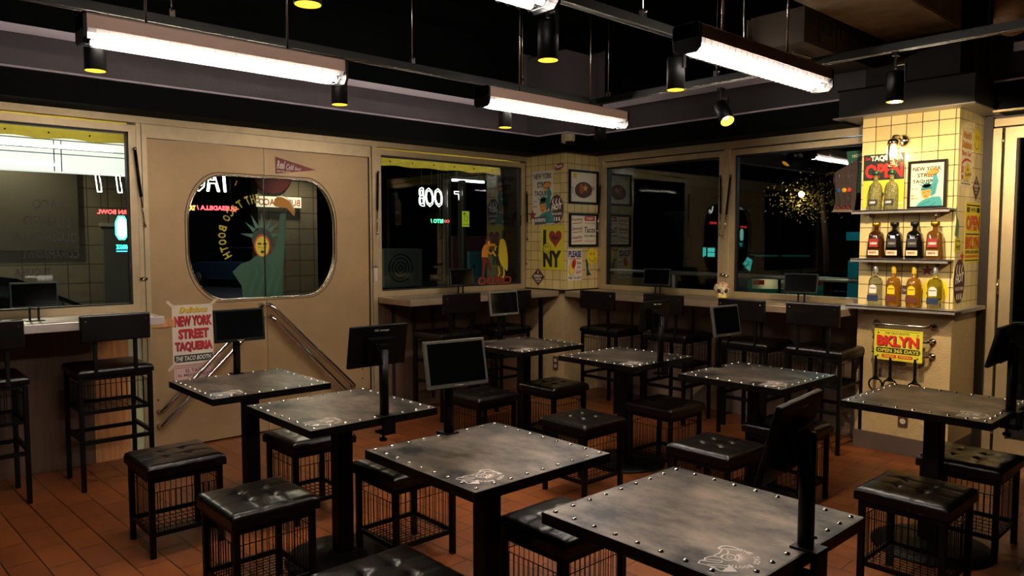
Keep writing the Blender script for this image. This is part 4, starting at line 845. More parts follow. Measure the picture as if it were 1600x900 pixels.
# ================================================================== TABLETS ON POLES
def tablet(label, x, y, side, yaw=0, tilt=8, w_=.305, h_=.195, frame=None, front=True, zc=1.05, back=False):
    """side=+1: clamped on the table's +X edge, screen faces -X; side=-1 mirrored. Local frame: screen normal +X, then turned."""
    rz = 0 if side < 0 else PI
    t = thing('order_tablet', label, 'tablet', (x, y, .75), rz, 'ordering tablets on table poles')
    b = B(); b.tube([(0, 0, .002), (0, 0, .30)], .021, IRON, 16); b.lathe([(.021, .30), (.019, .306), (0, .307)], (0, 0, 0), IRON, 16, caps=False); b.build('pole', t)
    b = B(); b.box(-.045, .028, -.032, .032, 0.0, .005, IRON); b.box(-.045, -.028, -.03, .03, -.075, .004, IRON); b.box(-.045, .035, -.03, .03, -.080, -.07, IRON); b.tube([(.012, 0, -.115), (.012, 0, -.042)], .006, IRON, 8); b.lathe([(.018, 0), (.018, .012), (0, .013)], (.012, 0, -.118), IRON, 12); b.build('clamp', t)
    M = Matrix.Translation((.05, 0, zc-.75)) @ Matrix.Rotation(math.radians(yaw), 4, 'Z') @ Matrix.Rotation(math.radians(-tilt), 4, 'Y')
    b = B(); b.cbox((0, 0, 0), (.018, w_, h_), frame or PLASTIC, M, ch=.004); b.cbox((-.022, .0, -.015), (.028, .14, .12), PLASTIC, M, ch=.003); b.cbox((-.04, 0, -.02), (.03, .05, .08), PLASTIC, M, ch=.003); hs = b.build('screen_housing', t)
    b = B(); b.cbox((.0095, 0, .004), (.002, w_-.026, h_-.032), SCREEN, M); b.build('display', hs)
    b = B(); p = [M @ Vector((-.01, .03, .0)), M @ Vector((-.06, .05, .03)), M @ Vector((-.07, .03, -.02)), Vector((-.01, .0, .20))]; b.tube([tuple(v) for v in (Vector(a) for a in bez(p, 5))], .003, PLASTIC, 6); b.build('cable', t)
    F = Flat(M @ Vector((.0098 if front else -.0092, 0, 0)), (M.to_3x3() @ Vector((0, 1 if front else -1, 0))), (M.to_3x3() @ Vector((0, 0, 1))), .0002)
    if front: F.text('vintage', -.02, -h_/2+.005, .02, -h_/2+.011, flat('#b8b3aa'))
    else: F.text('VD vintage', -.03, h_/2-.03, .05, h_/2-.018, flat('#b8b3aa'))
    F.build('maker_mark', hs); return t
tablet('black tablet on a pole in front of the red taqueria poster', -4.41, 1.775, -1, 0, 6)
tablet('tablet seen from behind on the table in front of the door', -2.885, 1.84, 1, 0, 10, front=False, zc=1.07)
tablet('grey-framed tablet at the far edge of the middle table', -2.44, 1.87, -1, -8, 12, w_=.285, frame=BEZEL)
tablet('grey-edged tablet on the table nearest the corner pillar', -4.51, 3.98, -1, 0, 8, frame=BEZEL)
tablet('black tablet seen from behind on back row table near the middle window', -2.945, 4.02, 1, 0, 6, front=False, zc=1.06)
tablet('grey-framed tilted tablet left of the pillar in the back row', -2.585, 4.14, -1, -4, 10, w_=.27, frame=BEZEL)
tablet('large black tilted tablet on the nearest table at right', -.885, 1.85, 1, 7, 14, front=False, zc=1.035, h_=.22)
tablet('black tablet at the right edge seen from behind beside the glass door', -.97, 4.07, 1, 2, 14, front=False, zc=1.06)
def counter_tablet(label, x, y, rz, w_=.25, h_=.16, tilt=12, frame=PLASTIC):
    t = thing('counter_tablet', label, 'tablet', (x, y, 1.05), rz, 'tablets standing on the counters')
    b = B(); b.box(-.06, .03, -.05, .05, .001, .006, PLASTIC); b.box(-.03, -.018, -.03, -.018, .006, .10, PLASTIC); b.box(-.03, -.018, .018, .03, .006, .10, PLASTIC); b.build('stand', t)
    M = Matrix.Translation((0, 0, .165)) @ Matrix.Rotation(math.radians(-tilt), 4, 'Y')
    b = B(); b.cbox((0, 0, 0), (.016, w_, h_), frame, M, ch=.004); hs = b.build('screen_housing', t); b = B(); b.cbox((.0085, 0, 0), (.002, w_-.02, h_-.022), SCREEN, M); b.build('display', hs); return t
counter_tablet('black tablet on stand on the left window counter', -5.45, .92, 0, .26, .16, tilt=2, frame=mat('bezel_dark', '#2a2b2c', .3))
counter_tablet('black tablet on stand on the counter below the painted fighters', -5.45, 4.34, -.2, .25, .16)
counter_tablet('black tablet on stand on the back counter left of the painted skull', -4.24, 5.72, -PI/2+.3, .26, .16)
counter_tablet('black tablet on stand on the back counter near the right pillar', -2.82, 5.70, -PI/2+.2, .26, .16)
# painted skull
t = thing('painted_skull', 'small decorated skull standing on the back counter', 'skull', (-3.55, 5.72, 1.051), math.radians(-50))
SK = mat('skull_white', '#cfc2a0', .5, noise=.9, nscale=55, col2='#6e4a1c'); b = B()
b.ball((0, 0, .085), .072, SK, 20, 14, (1.05, .92, .85)); b.cbox((.03, 0, .026), (.07, .075, .05), SK, ch=.012); b.build('cranium', t)
b = B(); b.ball((.062, -.027, .072), .019, INK, 10, 8, (.6, 1, 1)); b.ball((.062, .027, .072), .019, INK, 10, 8, (.6, 1, 1)); b.prism([(-.008, 0), (.008, 0), (0, .018)], (.068, 0, .045), Y, Z, (.004, 0, 0), INK); b.build('eye_sockets', t)
b = B(); [b.box(.063, .068, -.03+.011*i, -.022+.011*i, .012, .03, flat('#d9c22e')) for i in range(6)]; b.build('teeth', t)
b = B(); b.ball((.045, .045, .105), .013, flat('#c4541c'), 8, 6); b.ball((.03, -.035, .135), .01, flat('#c4541c'), 8, 6); b.ball((.05, 0, .125), .01, flat('#c4541c'), 8, 6); b.build('painted_flowers', t)

# ================================================================== LAMPS
def fixture(label, x, y0, y1, z=2.42, rods=()):
    """caged fluorescent batten running along Y; z = tube height"""
    L = y1-y0; t = thing('fluorescent_fixture', label, 'ceiling light', (x, (y0+y1)/2, z), 0, 'caged fluorescent fixtures'); a = L/2
    b = B(); prof = [(-.06, .105), (.06, .105), (.066, .098), (.066, .042), (-.066, .042), (-.066, .098)]
    b.prism(prof, (0, -a, 0), X, Z, (0, L, 0), HOUS); b.build('housing', t)
    b = B(); b.prism([(-.064, .041), (.064, .041), (.05, .024), (.02, .032), (-.02, .032), (-.05, .024)], (0, -a+.02, 0), X, Z, (0, L-.04, 0), REFL); b.build('reflector', t)
    for dx in (-.028, .028):
        b = B(); b.tube([(dx, -a+.05, 0), (dx, a-.05, 0)], .012, EMW, 10); b.build('fluorescent_tube', t)
    for s in (-1, 1):
        b = B(); b.prism([(-.06, .108), (.06, .108), (.072, .095), (.072, .0), (.05, -.022), (-.05, -.022), (-.072, .0), (-.072, .095)], (0, s*a-(.014 if s > 0 else 0), 0), X, Z, (0, .014, 0), PLASTIC); b.build('end_cap', t)
    b = B(); n = int(L/.05)
    for dx in (-.06, -.02, .02, .06): b.tube([(dx, -a, -.02 if abs(dx) < .05 else -.004), (dx, a, -.02 if abs(dx) < .05 else -.004)], .0011, CHROME, 4)
    for i in range(n+1):
        yy = -a+L*i/n; b.tube([(-.068, yy, .045), (-.064, yy, .0), (-.04, yy, -.02), (.04, yy, -.02), (.064, yy, .0), (.068, yy, .045)], .0008, CHROME, 3, caps=False)
    b.build('wire_guard', t)
    for yy in rods:
        b = B(); b.tube([(0, yy-(y0+y1)/2, .10), (0, yy-(y0+y1)/2, 3.5-z)], .006, SCREWM, 8); b.cbox((0, yy-(y0+y1)/2, .105), (.04, .05, .01), IRON); b.build('suspension_rod', t)
    return t
fixture('caged fluorescent light hanging over the door posters table', -3.65, .82, 2.08, 2.415, (1.09, 1.77))
fixture('caged fluorescent light nearest the corner pillar', -3.65, 3.07, 4.46, 2.42, (3.40, 4.10))
fixture('caged fluorescent light hanging left of the concrete beam', -1.95, 2.82, 4.12, 2.40, (3.11, 3.73))
fixture('caged fluorescent light cropped by the top edge of the photo', -1.95, .60, 1.95, 2.40, (.9, 1.6))
def track(label, p, q, rods):
    t = thing('lighting_track', label, 'lighting track', tuple((Vector(p)+Vector(q))/2), 0, 'suspended lighting tracks'); d = (Vector(q)-Vector(p)).normalized(); n = Vector((0, 0, 1)).cross(d)*.018
    b = B(); P, Q = Vector(p), Vector(q); vs = []
    for c in (P, Q):
        for (s, h) in ((-1, 0), (1, 0), (1, .045), (-1, .045)): vs.append(c+n*s+Vector((0, 0, h)))
    b.add(vs, [(0, 1, 2, 3), (7, 6, 5, 4), (0, 4, 5, 1), (1, 5, 6, 2), (2, 6, 7, 3), (3, 7, 4, 0)], mat('track_dark', '#151513', .5, metal=.2)); b.build('rail', t, True)
    b = B()
    for s in (-1, 1): b.tube([P+n*s*1.05, Q+n*s*1.05], .0022, SCREWM, 4)
    b.build('edge_strip', t, True)
    for f in rods:
        c = P.lerp(Q, f); b = B(); b.tube([c+Vector((0, 0, .04)), (c.x, c.y, 3.5)], .0035, SCREWM, 6); b.cbox((c.x, c.y, c.z+.06), (.03, .03, .05), SCREWM, ch=.004); b.ball((c.x+.02, c.y, c.z+.075), .008, SCREWM, 8, 6); b.build('hanger', t, True)
track('lighting track running above the left fluorescent lights', (-3.87, -1.5, 2.60), (-3.87, 4.33, 2.60), (.476, .72, .88))
track('lighting track running above the fluorescent light by the beam', (-2.32, -1.5, 2.60), (-2.32, 4.33, 2.60), (.30, .77, .93))
track('lighting track crossing in front of the right pillar', (-3.9, 4.40, 2.60), (1.6, 4.40, 2.60), (.03, .2, .55, .72))
CANI = mat('spot_inner_yellow', '#f0cf6a', .4)
LAMPG = mat('spot_lens', (1, .8, .4), .4, emit=25, ecol=(1, .72, .25))
def spot(label, x, y, d=(0, 0, -1), zt=2.60, power=None, drop=.06, L=.155, r=.046, ang=70, aim=None, blend=.7):
    t = thing('track_spotlight', label, 'spotlight', (x, y, zt-drop-.03), 0, 'black track spotlights'); d = Vector(d).normalized(); M = d.to_track_quat('-Z', 'Y').to_matrix().to_4x4()
    b = B(); M2 = Matrix.Translation(Vector((0, 0, -.02))) @ M
    pr = [(0, .012), (r*.9, .010), (r, .0), (r, -L), (r*.94, -L), (r*.90, -L*.7)]; vs = []
    b.lathe(pr, (0, 0, -.02), IRON, 28, M=M.to_3x3().to_4x4(), caps=False); b.build('lamp_housing', t)
    b = B(); b.lathe([(r*.94, -L-.0005), (r*.88, -L*.9), (r*.6, -L*.72), (r*.3, -L*.7)], (0, 0, -.02), CANI, 24, M=M.to_3x3().to_4x4(), caps=False); b.build('reflector', t)
    b = B(); b.lathe([(r*.5, -L*.745), (0.0, -L*.76)], (0, 0, -.02), LAMPG, 20, M=M.to_3x3().to_4x4(), caps=False); b.build('lens', t)
    b = B(); b.cbox((.0, 0, .045), (.014, .014, .08), IRON); b.cbox((r+.006, 0, -.02), (.006, .02, .10), IRON); b.cbox((r/2, 0, .025), (r+.01, .02, .006), IRON); b.cbox((0, 0, .085), (.03, .05, .02), IRON); b.build('bracket', t)
    ld = bpy.data.lights.new('spot_lamp', 'SPOT'); ld.energy = power or SPOT_W; ld.color = (1, .78, .48); ld.spot_size = math.radians(ang); ld.spot_blend = blend; ld.shadow_soft_size = .025
    lo = bpy.data.objects.new('lamp_bulb', ld); C.objects.link(lo); lo.parent = t; lo.location = Vector((0, 0, -.02))+d*(L*.86 if aim is None else L+.01); lo.rotation_euler = Vector(aim or d).to_track_quat('-Z', 'Y').to_euler()
    return t
spot('black spotlight at left below the end of the left fluorescent light', -3.87, .93)
spot('black spotlight at the right end of the left fluorescent light', -3.87, 2.19)
spot('black spotlight behind the fluorescent light nearest the corner pillar', -3.87, 3.47)
spot('black spotlight with only its yellow mouth showing at the top edge', -2.32, 1.20)
spot('black spotlight hanging at top centre beside the cropped fluorescent light', -2.32, 2.33)
spot('black spotlight left of the end of the fluorescent light by the beam', -2.32, 3.27)
spot('tilted black spotlight aimed at the back windows', -2.76, 4.40, (.42, -.25, -.6), drop=.10, L=.15)
spot('small dark spotlight below the far end of fluorescent light near the corner', -3.84, 4.42, (-.35, .5, -.8), power=9)
spot('black spotlight shining on the yellow tiled right pillar', -1.66, 4.40, drop=.07, power=95, ang=82, aim=(-.22, 1, -.56), blend=.22)
spot('unseen spotlight added beyond the right edge to light side of the tiled pillar', -.35, 4.40, (-.62, .75, -.45), drop=.07, power=60, ang=60)  # unseen spot, added to brighten the pillar's side face
# caged bulb sconce on the pillar
t = thing('cage_sconce', 'chrome caged wall lamp glowing on the yellow tiled pillar', 'wall lamp', (-2.09, PY, 2.27)); b = B()
sx, sy = -2.10, 5.575
b.lathe([(.045, -.0), (.045, -.012), (.03, -.03), (0, -.035)], (-2.07, PY-.006, 2.265), CHROME, 20, 'Y'); b.tube(bez([(-2.07, PY-.02, 2.265), (-2.075, 5.62, 2.29), (sx, sy, 2.29), (sx, sy, 2.26)], 6), .011, CHROME, 10); b.build('arm', t, True)
b = B(); b.lathe([(.0, .02), (.02, .018), (.04, .0), (.043, -.02), (.036, -.028)], (sx, sy, 2.262), CHROME, 20); b.build('cap', t, True)
b = B(); b.lathe([(.012, 0), (.014, -.015), (.022, -.04), (.026, -.06), (.02, -.08), (0, -.088)], (sx, sy, 2.232), mat('bulb_glow', (1, .7, .3), .3, emit=22, ecol=(1, .62, .25)), 16, caps=False); b.build('bulb', t, True)
b = B(); b.lathe([(.036, 0), (.036, -.11), (.03, -.135), (.012, -.15), (0, -.152)], (sx, sy, 2.236), pane_mat('jar_glass', (1, .93, .8), 1.35), 20, caps=False); b.build('glass_jar', t, True)
b = B()
for z_ in (2.232, 2.205, 2.175, 2.145, 2.115): b.tube([(sx+.041*math.cos(i*PI/10), sy+.041*math.sin(i*PI/10), z_) for i in range(20)], .0018, CHROME, 5, closed=True)
for i in range(6): a = i*PI/3+.3; b.tube(bez([(sx+.041*math.cos(a), sy+.041*math.sin(a), 2.245), (sx+.041*math.cos(a), sy+.041*math.sin(a), 2.115), (sx+.025*math.cos(a), sy+.025*math.sin(a), 2.082), (sx, sy, 2.076)], 5), .0018, CHROME, 5)
b.build('wire_cage', t, True)
ld = bpy.data.lights.new('bulb_lamp', 'POINT'); ld.energy = 12; ld.color = (1, .72, .38); ld.shadow_soft_size = .03; lo = bpy.data.objects.new('bulb_light', ld); C.objects.link(lo); lo.parent = t; lo.location = Vector((sx, sy, 2.17))-Vector(t.location)
# camera dome at the corner
t = thing('security_camera', 'small beige security camera above the corner pillar', 'security camera', (-5.0, 5.30, 2.60)); b = B(); CM = mat('camera_beige', '#c4b08c', .45)
b.cbox((-5.03, 5.30, 2.55), (.07, .06, .10), CM, ch=.008); b.build('mount', t, True); b = B(); b.lathe([(.05, .06), (.055, .05), (.055, .0), (.048, -.015)], (-4.965, 5.28, 2.525), CM, 24); b.build('camera_body', t, True); b = B(); b.ball((-4.965, 5.28, 2.508), .04, SCREEN, 20, 12, (1, 1, .8)); b.build('dome', t, True)
# air-conditioning box beside the beam
t = thing('air_conditioner', 'brown ceiling air unit beside the concrete beam', 'air conditioner', (-2.45, 4.9, 2.85)); ACM = mat('air_unit_brown', '#4a3e31', .7, noise=.15, nscale=5); b = B(); b.box(-2.64, -2.27, 4.55, 5.62, 2.80, 3.02, ACM); b.build('cabinet', t, True)
b = B(); [b.box(-2.27, -2.266, y_, y_+.01, 2.83, 3.0, STEELD) for y_ in (4.75, 5.0)]; b.ring = None
for (a, c) in ((4.80, 4.93), (5.06, 5.2)):
    for (y0, y1, z0, z1) in ((a, c, 2.90, 2.904), (a, c, 2.97, 2.974), (a, a+.004, 2.90, 2.974), (c-.004, c, 2.90, 2.974)): b.box(-2.27, -2.266, y0, y1, z0, z1, STEELD)
b.build('access_panels', t, True); b = B(); b.box(-2.64, -2.63, 4.5, 4.56, 2.82, 3.0, ACM); b.tube([(-2.42, 4.7, 2.79), (-2.42, 5.3, 2.79)], .006, SCREWM, 6); b.build('outlet_lip', t, True)
b = B(); b.lathe([(.11, 0), (.11, .5)], (-1.45, 5.75, 3.0), CONC2, 24); b.ball((-1.45, 5.75, 3.0), .11, CONC2, 24, 12); tag(b.build('round_duct'), 'round brown duct behind the right end of the concrete beam', 'duct')

# ================================================================== OUTSIDE
ASPH = mat('asphalt', '#1a1b1d', .8, noise=.3, nscale=4)
structure(B().box(-60, 30, -30, 70, -.16, -.10, ASPH).build('street_ground'))
b = B(); OW = grid_mat('street_tiles', (1, 2), (.215, .215), .005, '#6e6350', '#665b49', '#2b2620', .4, namt=.3)
b.box(-9.7, -9.5, -4, 2.62, -.1, 3.6, OW); b.box(-9.7, -9.5, 4.15, 5.0, -.1, 3.6, OW); b.box(-9.72, -9.6, 2.62, 4.15, 2.9, 3.6, BLACK); structure(b.build('building_wall'))
b = B(); b.box(-9.498, -9.47, 2.3, 2.6, -.1, 1.72, mat('shutter_grey', '#3c3d3a', .6)); b.box(-9.498, -9.46, 2.27, 2.62, 1.72, 1.76, SHELFM); tag(b.build('service_door'), 'grey service door in the tiled wall across the lane', 'door')
b = B(); b.box(-9.498, -9.46, .55, 2.05, 1.45, 2.45, mat('menu_board_dark', '#3d372c', .5)); tag(b.build('menu_board'), 'large dark menu board on the tiled wall across the lane', 'sign')
for y_, lb in ((1.95, 'dark red round sign on the tiled wall behind the left window'), (4.35, 'dark red round sign behind the raised taco of the statue')):
    b = B(); b.lathe([(.28, 0), (.28, .03), (.26, .04), (0, .04)], (-9.5 if y_ < 3 else -9.5, y_, 2.72 if y_ < 3 else 2.45), flat('#4a1a1e'), 28, 'X'); tag(b.build('round_sign'), lb, 'sign', 'round red signs outside')
for y_, z_, pw_, lb in ((1.3, 2.95, 120, 'added wall lamp lighting the tiled wall across the lane, hidden by the light box'), (4.6, 2.75, 40, 'added wall lamp lighting the tiled wall behind the rounded window')):  # lamps added out of sight to brighten the tiled wall
    t = thing('lane_fill_lamp', lb, 'wall lamp', (-9.4, y_, z_)); b = B(); b.cbox((-9.45, y_, z_+.05), (.09, .2, .06), IRON, ch=.01); b.build('shade', t, True); b = B(); b.ball((-9.43, y_, z_), .04, mat('lane_fill_bulb', (1, .9, .6), .4, emit=12, ecol=(1, .85, .6)), 12, 8); b.build('bulb', t, True)
    ld = bpy.data.lights.new('lane_fill_light', 'SPOT'); ld.energy = pw_; ld.color = (1, .85, .6); ld.spot_size = 2.6; ld.spot_blend = .6; ld.shadow_soft_size = .05; lo = bpy.data.objects.new('lane_fill_spot', ld); C.objects.link(lo); lo.parent = t; lo.location = (.35, 0, -.05); lo.rotation_euler = (0, -.25, 0)
# canopy, valance and light box
b = B(); b.box(-7.3, -5.92, -3, 6.0, 2.42, 2.46, mat('canopy_black', '#101214', .7)); tag(b.build('canopy_roof'), 'dark canopy roof above the street side of the windows', 'canopy')
VAL = mat('valance_yellow', '#d9bd3a', .7, noise=.3, nscale=14, col2='#a08a2a'); _nt = VAL.node_tree; _tr = _nt.nodes.new('ShaderNodeBsdfTranslucent'); _mx = _nt.nodes.new('ShaderNodeMixShader')
_tr.inputs[0].default_value = (.75, .55, .08, 1); _mx.inputs[0].default_value = .5; _nt.links.new(_nt.nodes['Principled BSDF'].outputs[0], _mx.inputs[1]); _nt.links.new(_tr.outputs[0], _mx.inputs[2]); _nt.links.new(_mx.outputs[0], _nt.nodes['Material Output'].inputs[0])
for (y0, y1, lb) in ((-2, 1.64, 'yellow awning valance along the top of the left window'), (3.55, 5.6, 'yellow awning valance along the top of window beside the corner pillar')):
    b = B(); n = int((y1-y0)/.05); vs = []; 
    for i in range(n+1): yy = y0+(y1-y0)*i/n; xx = -6.0+.012*math.sin(i*1.1); vs += [(xx, yy, 2.42), (xx, yy, 2.262+.006*math.sin(i*.9))]
    b.add(vs, [(2*i, 2*i+1, 2*i+3, 2*i+2) for i in range(n)], VAL, True)
    for i in range(2, n, 5): b.ball((-5.985, y0+(y1-y0)*i/n, 2.30), .007, STEELD, 6, 4)
    tag(b.build('awning_valance'), lb, 'awning')
t = thing('light_box', 'bright white light box sign with thin blue lines outside the left window', 'sign', (-6.2, .4, 2.04)); LBM = mat('light_box_face', (1, .97, .9), .5, emit=.8, ecol=(1, .96, .88))
b = B(); b.box(-6.25, -6.1, -1.6, 1.68, 2.045, 2.285, LBM); b.build('lit_face', t, True)
b = B(); BLU = flat('#2a3c7c')
for z_ in (2.262, 2.20, 2.165): b.box(-6.099, -6.095, -1.6, 1.68, z_, z_+.006, BLU)
for y_ in (1.18, 1.225): b.box(-6.099, -6.095, y_, y_+.006, 2.045, 2.262, BLU)
b.build('line_pattern', t, True)
for (y0, y1, lb) in ((-1.5, 1.6, 'tube lamp added under the canopy to light the left yellow valance from behind'), (3.65, 5.5, 'tube lamp added under the canopy to light the right yellow valance from behind')):
    t = thing('added_canopy_tube', lb, 'lamp', (-6.16, (y0+y1)/2, 2.40), 0, 'added tube lamps under the canopy'); b = B(); b.tube([(-6.16, y0, 2.375), (-6.16, y1, 2.375)], .012, mat('canopy_tube_warm', (1, 1, 1), .5, emit=9, ecol=(1, .93, .75)), 8); b.build('tube', t, True); b = B(); b.box(-6.19, -6.13, y0-.02, y1+.02, 2.39, 2.419, BLACK); b.build('lamp_base', t, True)  # hidden tubes added so the valance shows bright from inside
# neon
def neon(name, label, body, x, y0, y1, z0, z1, col, st, mirror=True, outline=True, r=.004, group=None):
    if outline:
        cu = bpy.data.curves.new('n', 'FONT'); cu.body = body; cu.size = 1; cu.fill_mode = 'NONE'; cu.shear = .15; cu.offset = .04; cu.resolution_u = 2; ob = bpy.data.objects.new('n', cu); C.objects.link(ob)
        me = bpy.data.meshes.new_from_object(ob.evaluated_get(bpy.context.evaluated_depsgraph_get())); vs = [v.co.copy() for v in me.vertices]; ed = [tuple(e.vertices) for e in me.edges]
        bpy.data.objects.remove(ob); bpy.data.curves.remove(cu); bpy.data.meshes.remove(me)
        ax_, bx_ = min(v.x for v in vs), max(v.x for v in vs); ay_, by_ = min(v.y for v in vs), max(v.y for v in vs); b = B(); P = []
        for v in vs: u = (v.x-ax_)/(bx_-ax_); u = 1-u if mirror else u; P.append(Vector((x, y0+u*(y1-y0), z0+(v.y-ay_)/(by_-ay_)*(z1-z0))))
        m = mat('neon_'+name+str(col), col, .5, emit=st, ecol=col)
        for (i, j) in ed: b.tube([P[i], P[j]], r, m, 5, caps=False)
        o = b.build(name)
    else:
        F = Flat((x, 0, 0), Y, Z); F.text(body, y0, z0, y1, z1, mat('neon_'+name+str(col), col, .5, emit=st, ecol=col), bold=.03, mirror=mirror); o = F.build(name)
    rb = B(); yc = (y0+y1)/2
    for yy in (y0+.15*(y1-y0), y1-.15*(y1-y0)): rb.tube([(x-.012, yy, z0+.3*(z1-z0)), (x-.012, yy, 2.43)], .002, IRON, 5)
    rb.build('hanging_wires', o, False)
    return tag(o, label, 'neon sign', group)
NW = (1, .98, .85)
neon('neon_letters', 'white outlined neon TH seen mirrored at the top right of the left window', 'TH', -6.3, 1.47, 1.84, 1.925, 2.24, NW, 4, r=.0045)
neon('neon_letters', 'white outlined neon TACO seen mirrored at the top left of the rounded window', 'TACO', -6.3, 2.08, 2.50, 1.965, 2.19, NW, 4, r=.0045)
neon('neon_letters', 'white outlined neon BOO seen mirrored in the window by the fighters', 'OOB', -6.3, 4.46, 4.76, 1.91, 2.10, NW, 3, r=.0035, mirror=True)
neon('neon_letters', 'white outlined neon letter beside the yellow notice', 'T', -6.3, 4.92, 5.05, 1.88, 2.08, NW, 3, r=.0035)
neon('led_letters', 'red LED CORN BOWL text seen mirrored in the left window', 'RN BOWL', -6.1, 1.445, 1.645, 1.752, 1.785, (1, .05, .05), 5, outline=False)
neon('led_letters', 'red and orange LED QUESADILLA TACO text behind the rounded window', 'QUESADILLA /', -6.1, 2.16, 2.49, 1.795, 1.838, (1, .05, .06), 5, outline=False)
neon('led_letters', 'orange LED TACO text at the left edge of the rounded window', 'TACO', -6.1, 2.06, 2.15, 1.795, 1.835, (1, .45, .05), 5, outline=False)
neon('led_letters', 'green LED BURRITO text in the window by the fighters', 'RITO /', -6.1, 4.46, 4.62, 1.735, 1.775, (.1, 1, .35), 3, outline=False)
neon('led_letters', 'small red LED letters beside the green LED text', 'CO', -6.1, 4.63, 4.70, 1.74, 1.77, (1, .1, .1), 2, outline=False)
t = thing('neon_bottle_sign', 'glowing turquoise oval neon sign at the right edge of the left window', 'neon sign', (-6.1, 1.60, 1.45)); CY = mat('neon_cyan', (.05, .9, .75), .5, emit=4, ecol=(.05, .95, .75)); CW = mat('neon_core', (.7, 1, .95), .5, emit=2.2, ecol=(.7, 1, .92))
F = Flat((-6.1, 0, 0), Y, Z); ol = [(1.565, 1.60), (1.565, 1.69), (1.585, 1.735), (1.62, 1.735), (1.645, 1.69), (1.645, 1.60), (1.62, 1.565), (1.585, 1.565)]; F.board(ol, .01, CW); F.stroke(ol, .012, CY, True); F.build('oval_panel', t, True)
F = Flat((-6.1, 0, 0), Y, Z); F.text('MARGOZ', 1.565, 1.49, 1.65, 1.525, CY, mirror=True); F.stroke([(1.565, 1.475), (1.65, 1.475)], .008, mat('neon_blue', (.05, .5, .9), .5, emit=3, ecol=(.05, .5, .9))); F.build('lettering', t, True)
# lit TACO sign across the lane
t = thing('lit_wall_sign', 'small lit white sign with mirrored red TACO text behind the statue', 'sign', (-9.4, 4.3, 2.0)); F = Flat((-9.44, 0, 0), Y, Z); F.board([(4.10, 2.0), (4.72, 2.0), (4.72, 2.14), (4.10, 2.14)], .03, mat('lit_sign_face', '#d8d2b4', .5, emit=.5)); F.text('BURRI TACO', 4.12, 2.02, 4.7, 2.11, flat('#a03a28'), mirror=True); F.build('sign_face', t, True)
# window stickers / outdoor clutter seen through window 2
F = Flat((-6.02, 0, 0), Y, Z); F.board([(4.80, 1.70), (4.895, 1.70), (4.895, 1.86), (4.80, 1.86)], .001, mat('notice_yellow_glow', '#c2d02e', .5, emit=.25)); F.ring((4.85, 1.785), .022, .03, .005, INK); F.text('NOTICE', 4.81, 1.715, 4.885, 1.73, INK); F.poly([(4.82, 1.82), (4.85, 1.835), (4.82, 1.85)], INK)  # paper sheet glows faintly in place of light falling on it
_o = F.build('yellow_notice'); _b = B(); _b.tube([(-6.022, 4.85, 1.86), (-6.022, 4.85, 2.43)], .002, IRON, 5); _b.build('hanging_wire', _o)
tag(_o, 'yellow notice sheet hanging behind the fighter window', 'notice')
t = thing('outdoor_unit', 'grey outdoor air unit with round fan seen through the fighter window', 'air conditioner', (-8.2, 5.5, -.1)); OUM = mat('unit_grey', '#50544f', .6); b = B(); b.box(-8.5, -8.2, 5.25, 5.85, .95, 1.45, OUM); b.box(-8.45, -8.25, 5.3, 5.35, -.1, .95, IRON); b.box(-8.45, -8.25, 5.75, 5.8, -.1, .95, IRON); b.build('cabinet', t, True)
b = B(); [b.tube([(-8.19, 5.5+r*math.cos(i*PI/12), 1.2+r*math.sin(i*PI/12)) for i in range(24)], .006, IRON, 5, closed=True) for r in (.18, .13, .08, .03)]; b.build('fan_grille', t, True)
DKR = mat('board_maroon', '#4a1a24', .6); TLB = mat('board_teal', '#1f5c62', .6)
b = B(); b.box(-7.65, -7.6, 5.9, 6.75, -.1, 1.62, DKR); F = Flat((-7.6, 0, 0), Y, Z, base=.002); F.text('MENU', 6.4, 1.5, 6.65, 1.56, flat('#8a6a60')); b.v += []; tag(b.build('maroon_board'), 'maroon board standing outside behind the painted fighters', 'board')
b = B(); b.box(-7.4, -7.35, 5.98, 6.48, -.1, 1.42, TLB); b.box(-7.35, -7.345, 6.08, 6.35, 1.36, 1.375, DKR); b.box(-7.35, -7.34, 6.03, 6.06, 1.2, 1.25, INK); tag(b.build('teal_board'), 'teal utility board standing outside behind the painted fighters', 'board')
for y_, lb in ((4.66, 'dark door post outside in the middle of the fighter window'), (4.86, 'pale-edged post outside beside the yellow notice')):
    b = B(); b.box(-6.32, -6.24, y_+.12, y_+.17, -.1, 2.2, STEELD); b.box(-6.24, -6.235, y_+.12, y_+.13, -.1, 2.2, SCREWM); tag(b.build('door_post'), lb, 'post', 'outdoor door posts')
t = thing('added_canopy_tube', 'white tube under the canopy standing in for a fluorescent reflection in the fighter window', 'lamp', (-6.5, 5.27, 2.3)); b = B(); b.tube([(-6.5, 5.05, 2.22), (-6.5, 5.5, 2.22)], .012, mat('canopy_tube', (1, 1, 1), .5, emit=9, ecol=(.95, 1, .95)), 8); b.build('tube', t, True); b = B(); b.box(-6.53, -6.47, 5.03, 5.52, 2.235, 2.26, BLACK); b.box(-6.51, -6.49, 5.1, 5.11, 2.26, 2.42, BLACK); b.box(-6.51, -6.49, 5.44, 5.45, 2.26, 2.42, BLACK); b.build('lamp_base', t, True)  # glowing tube imitates a streak of the room lights mirrored in the glass
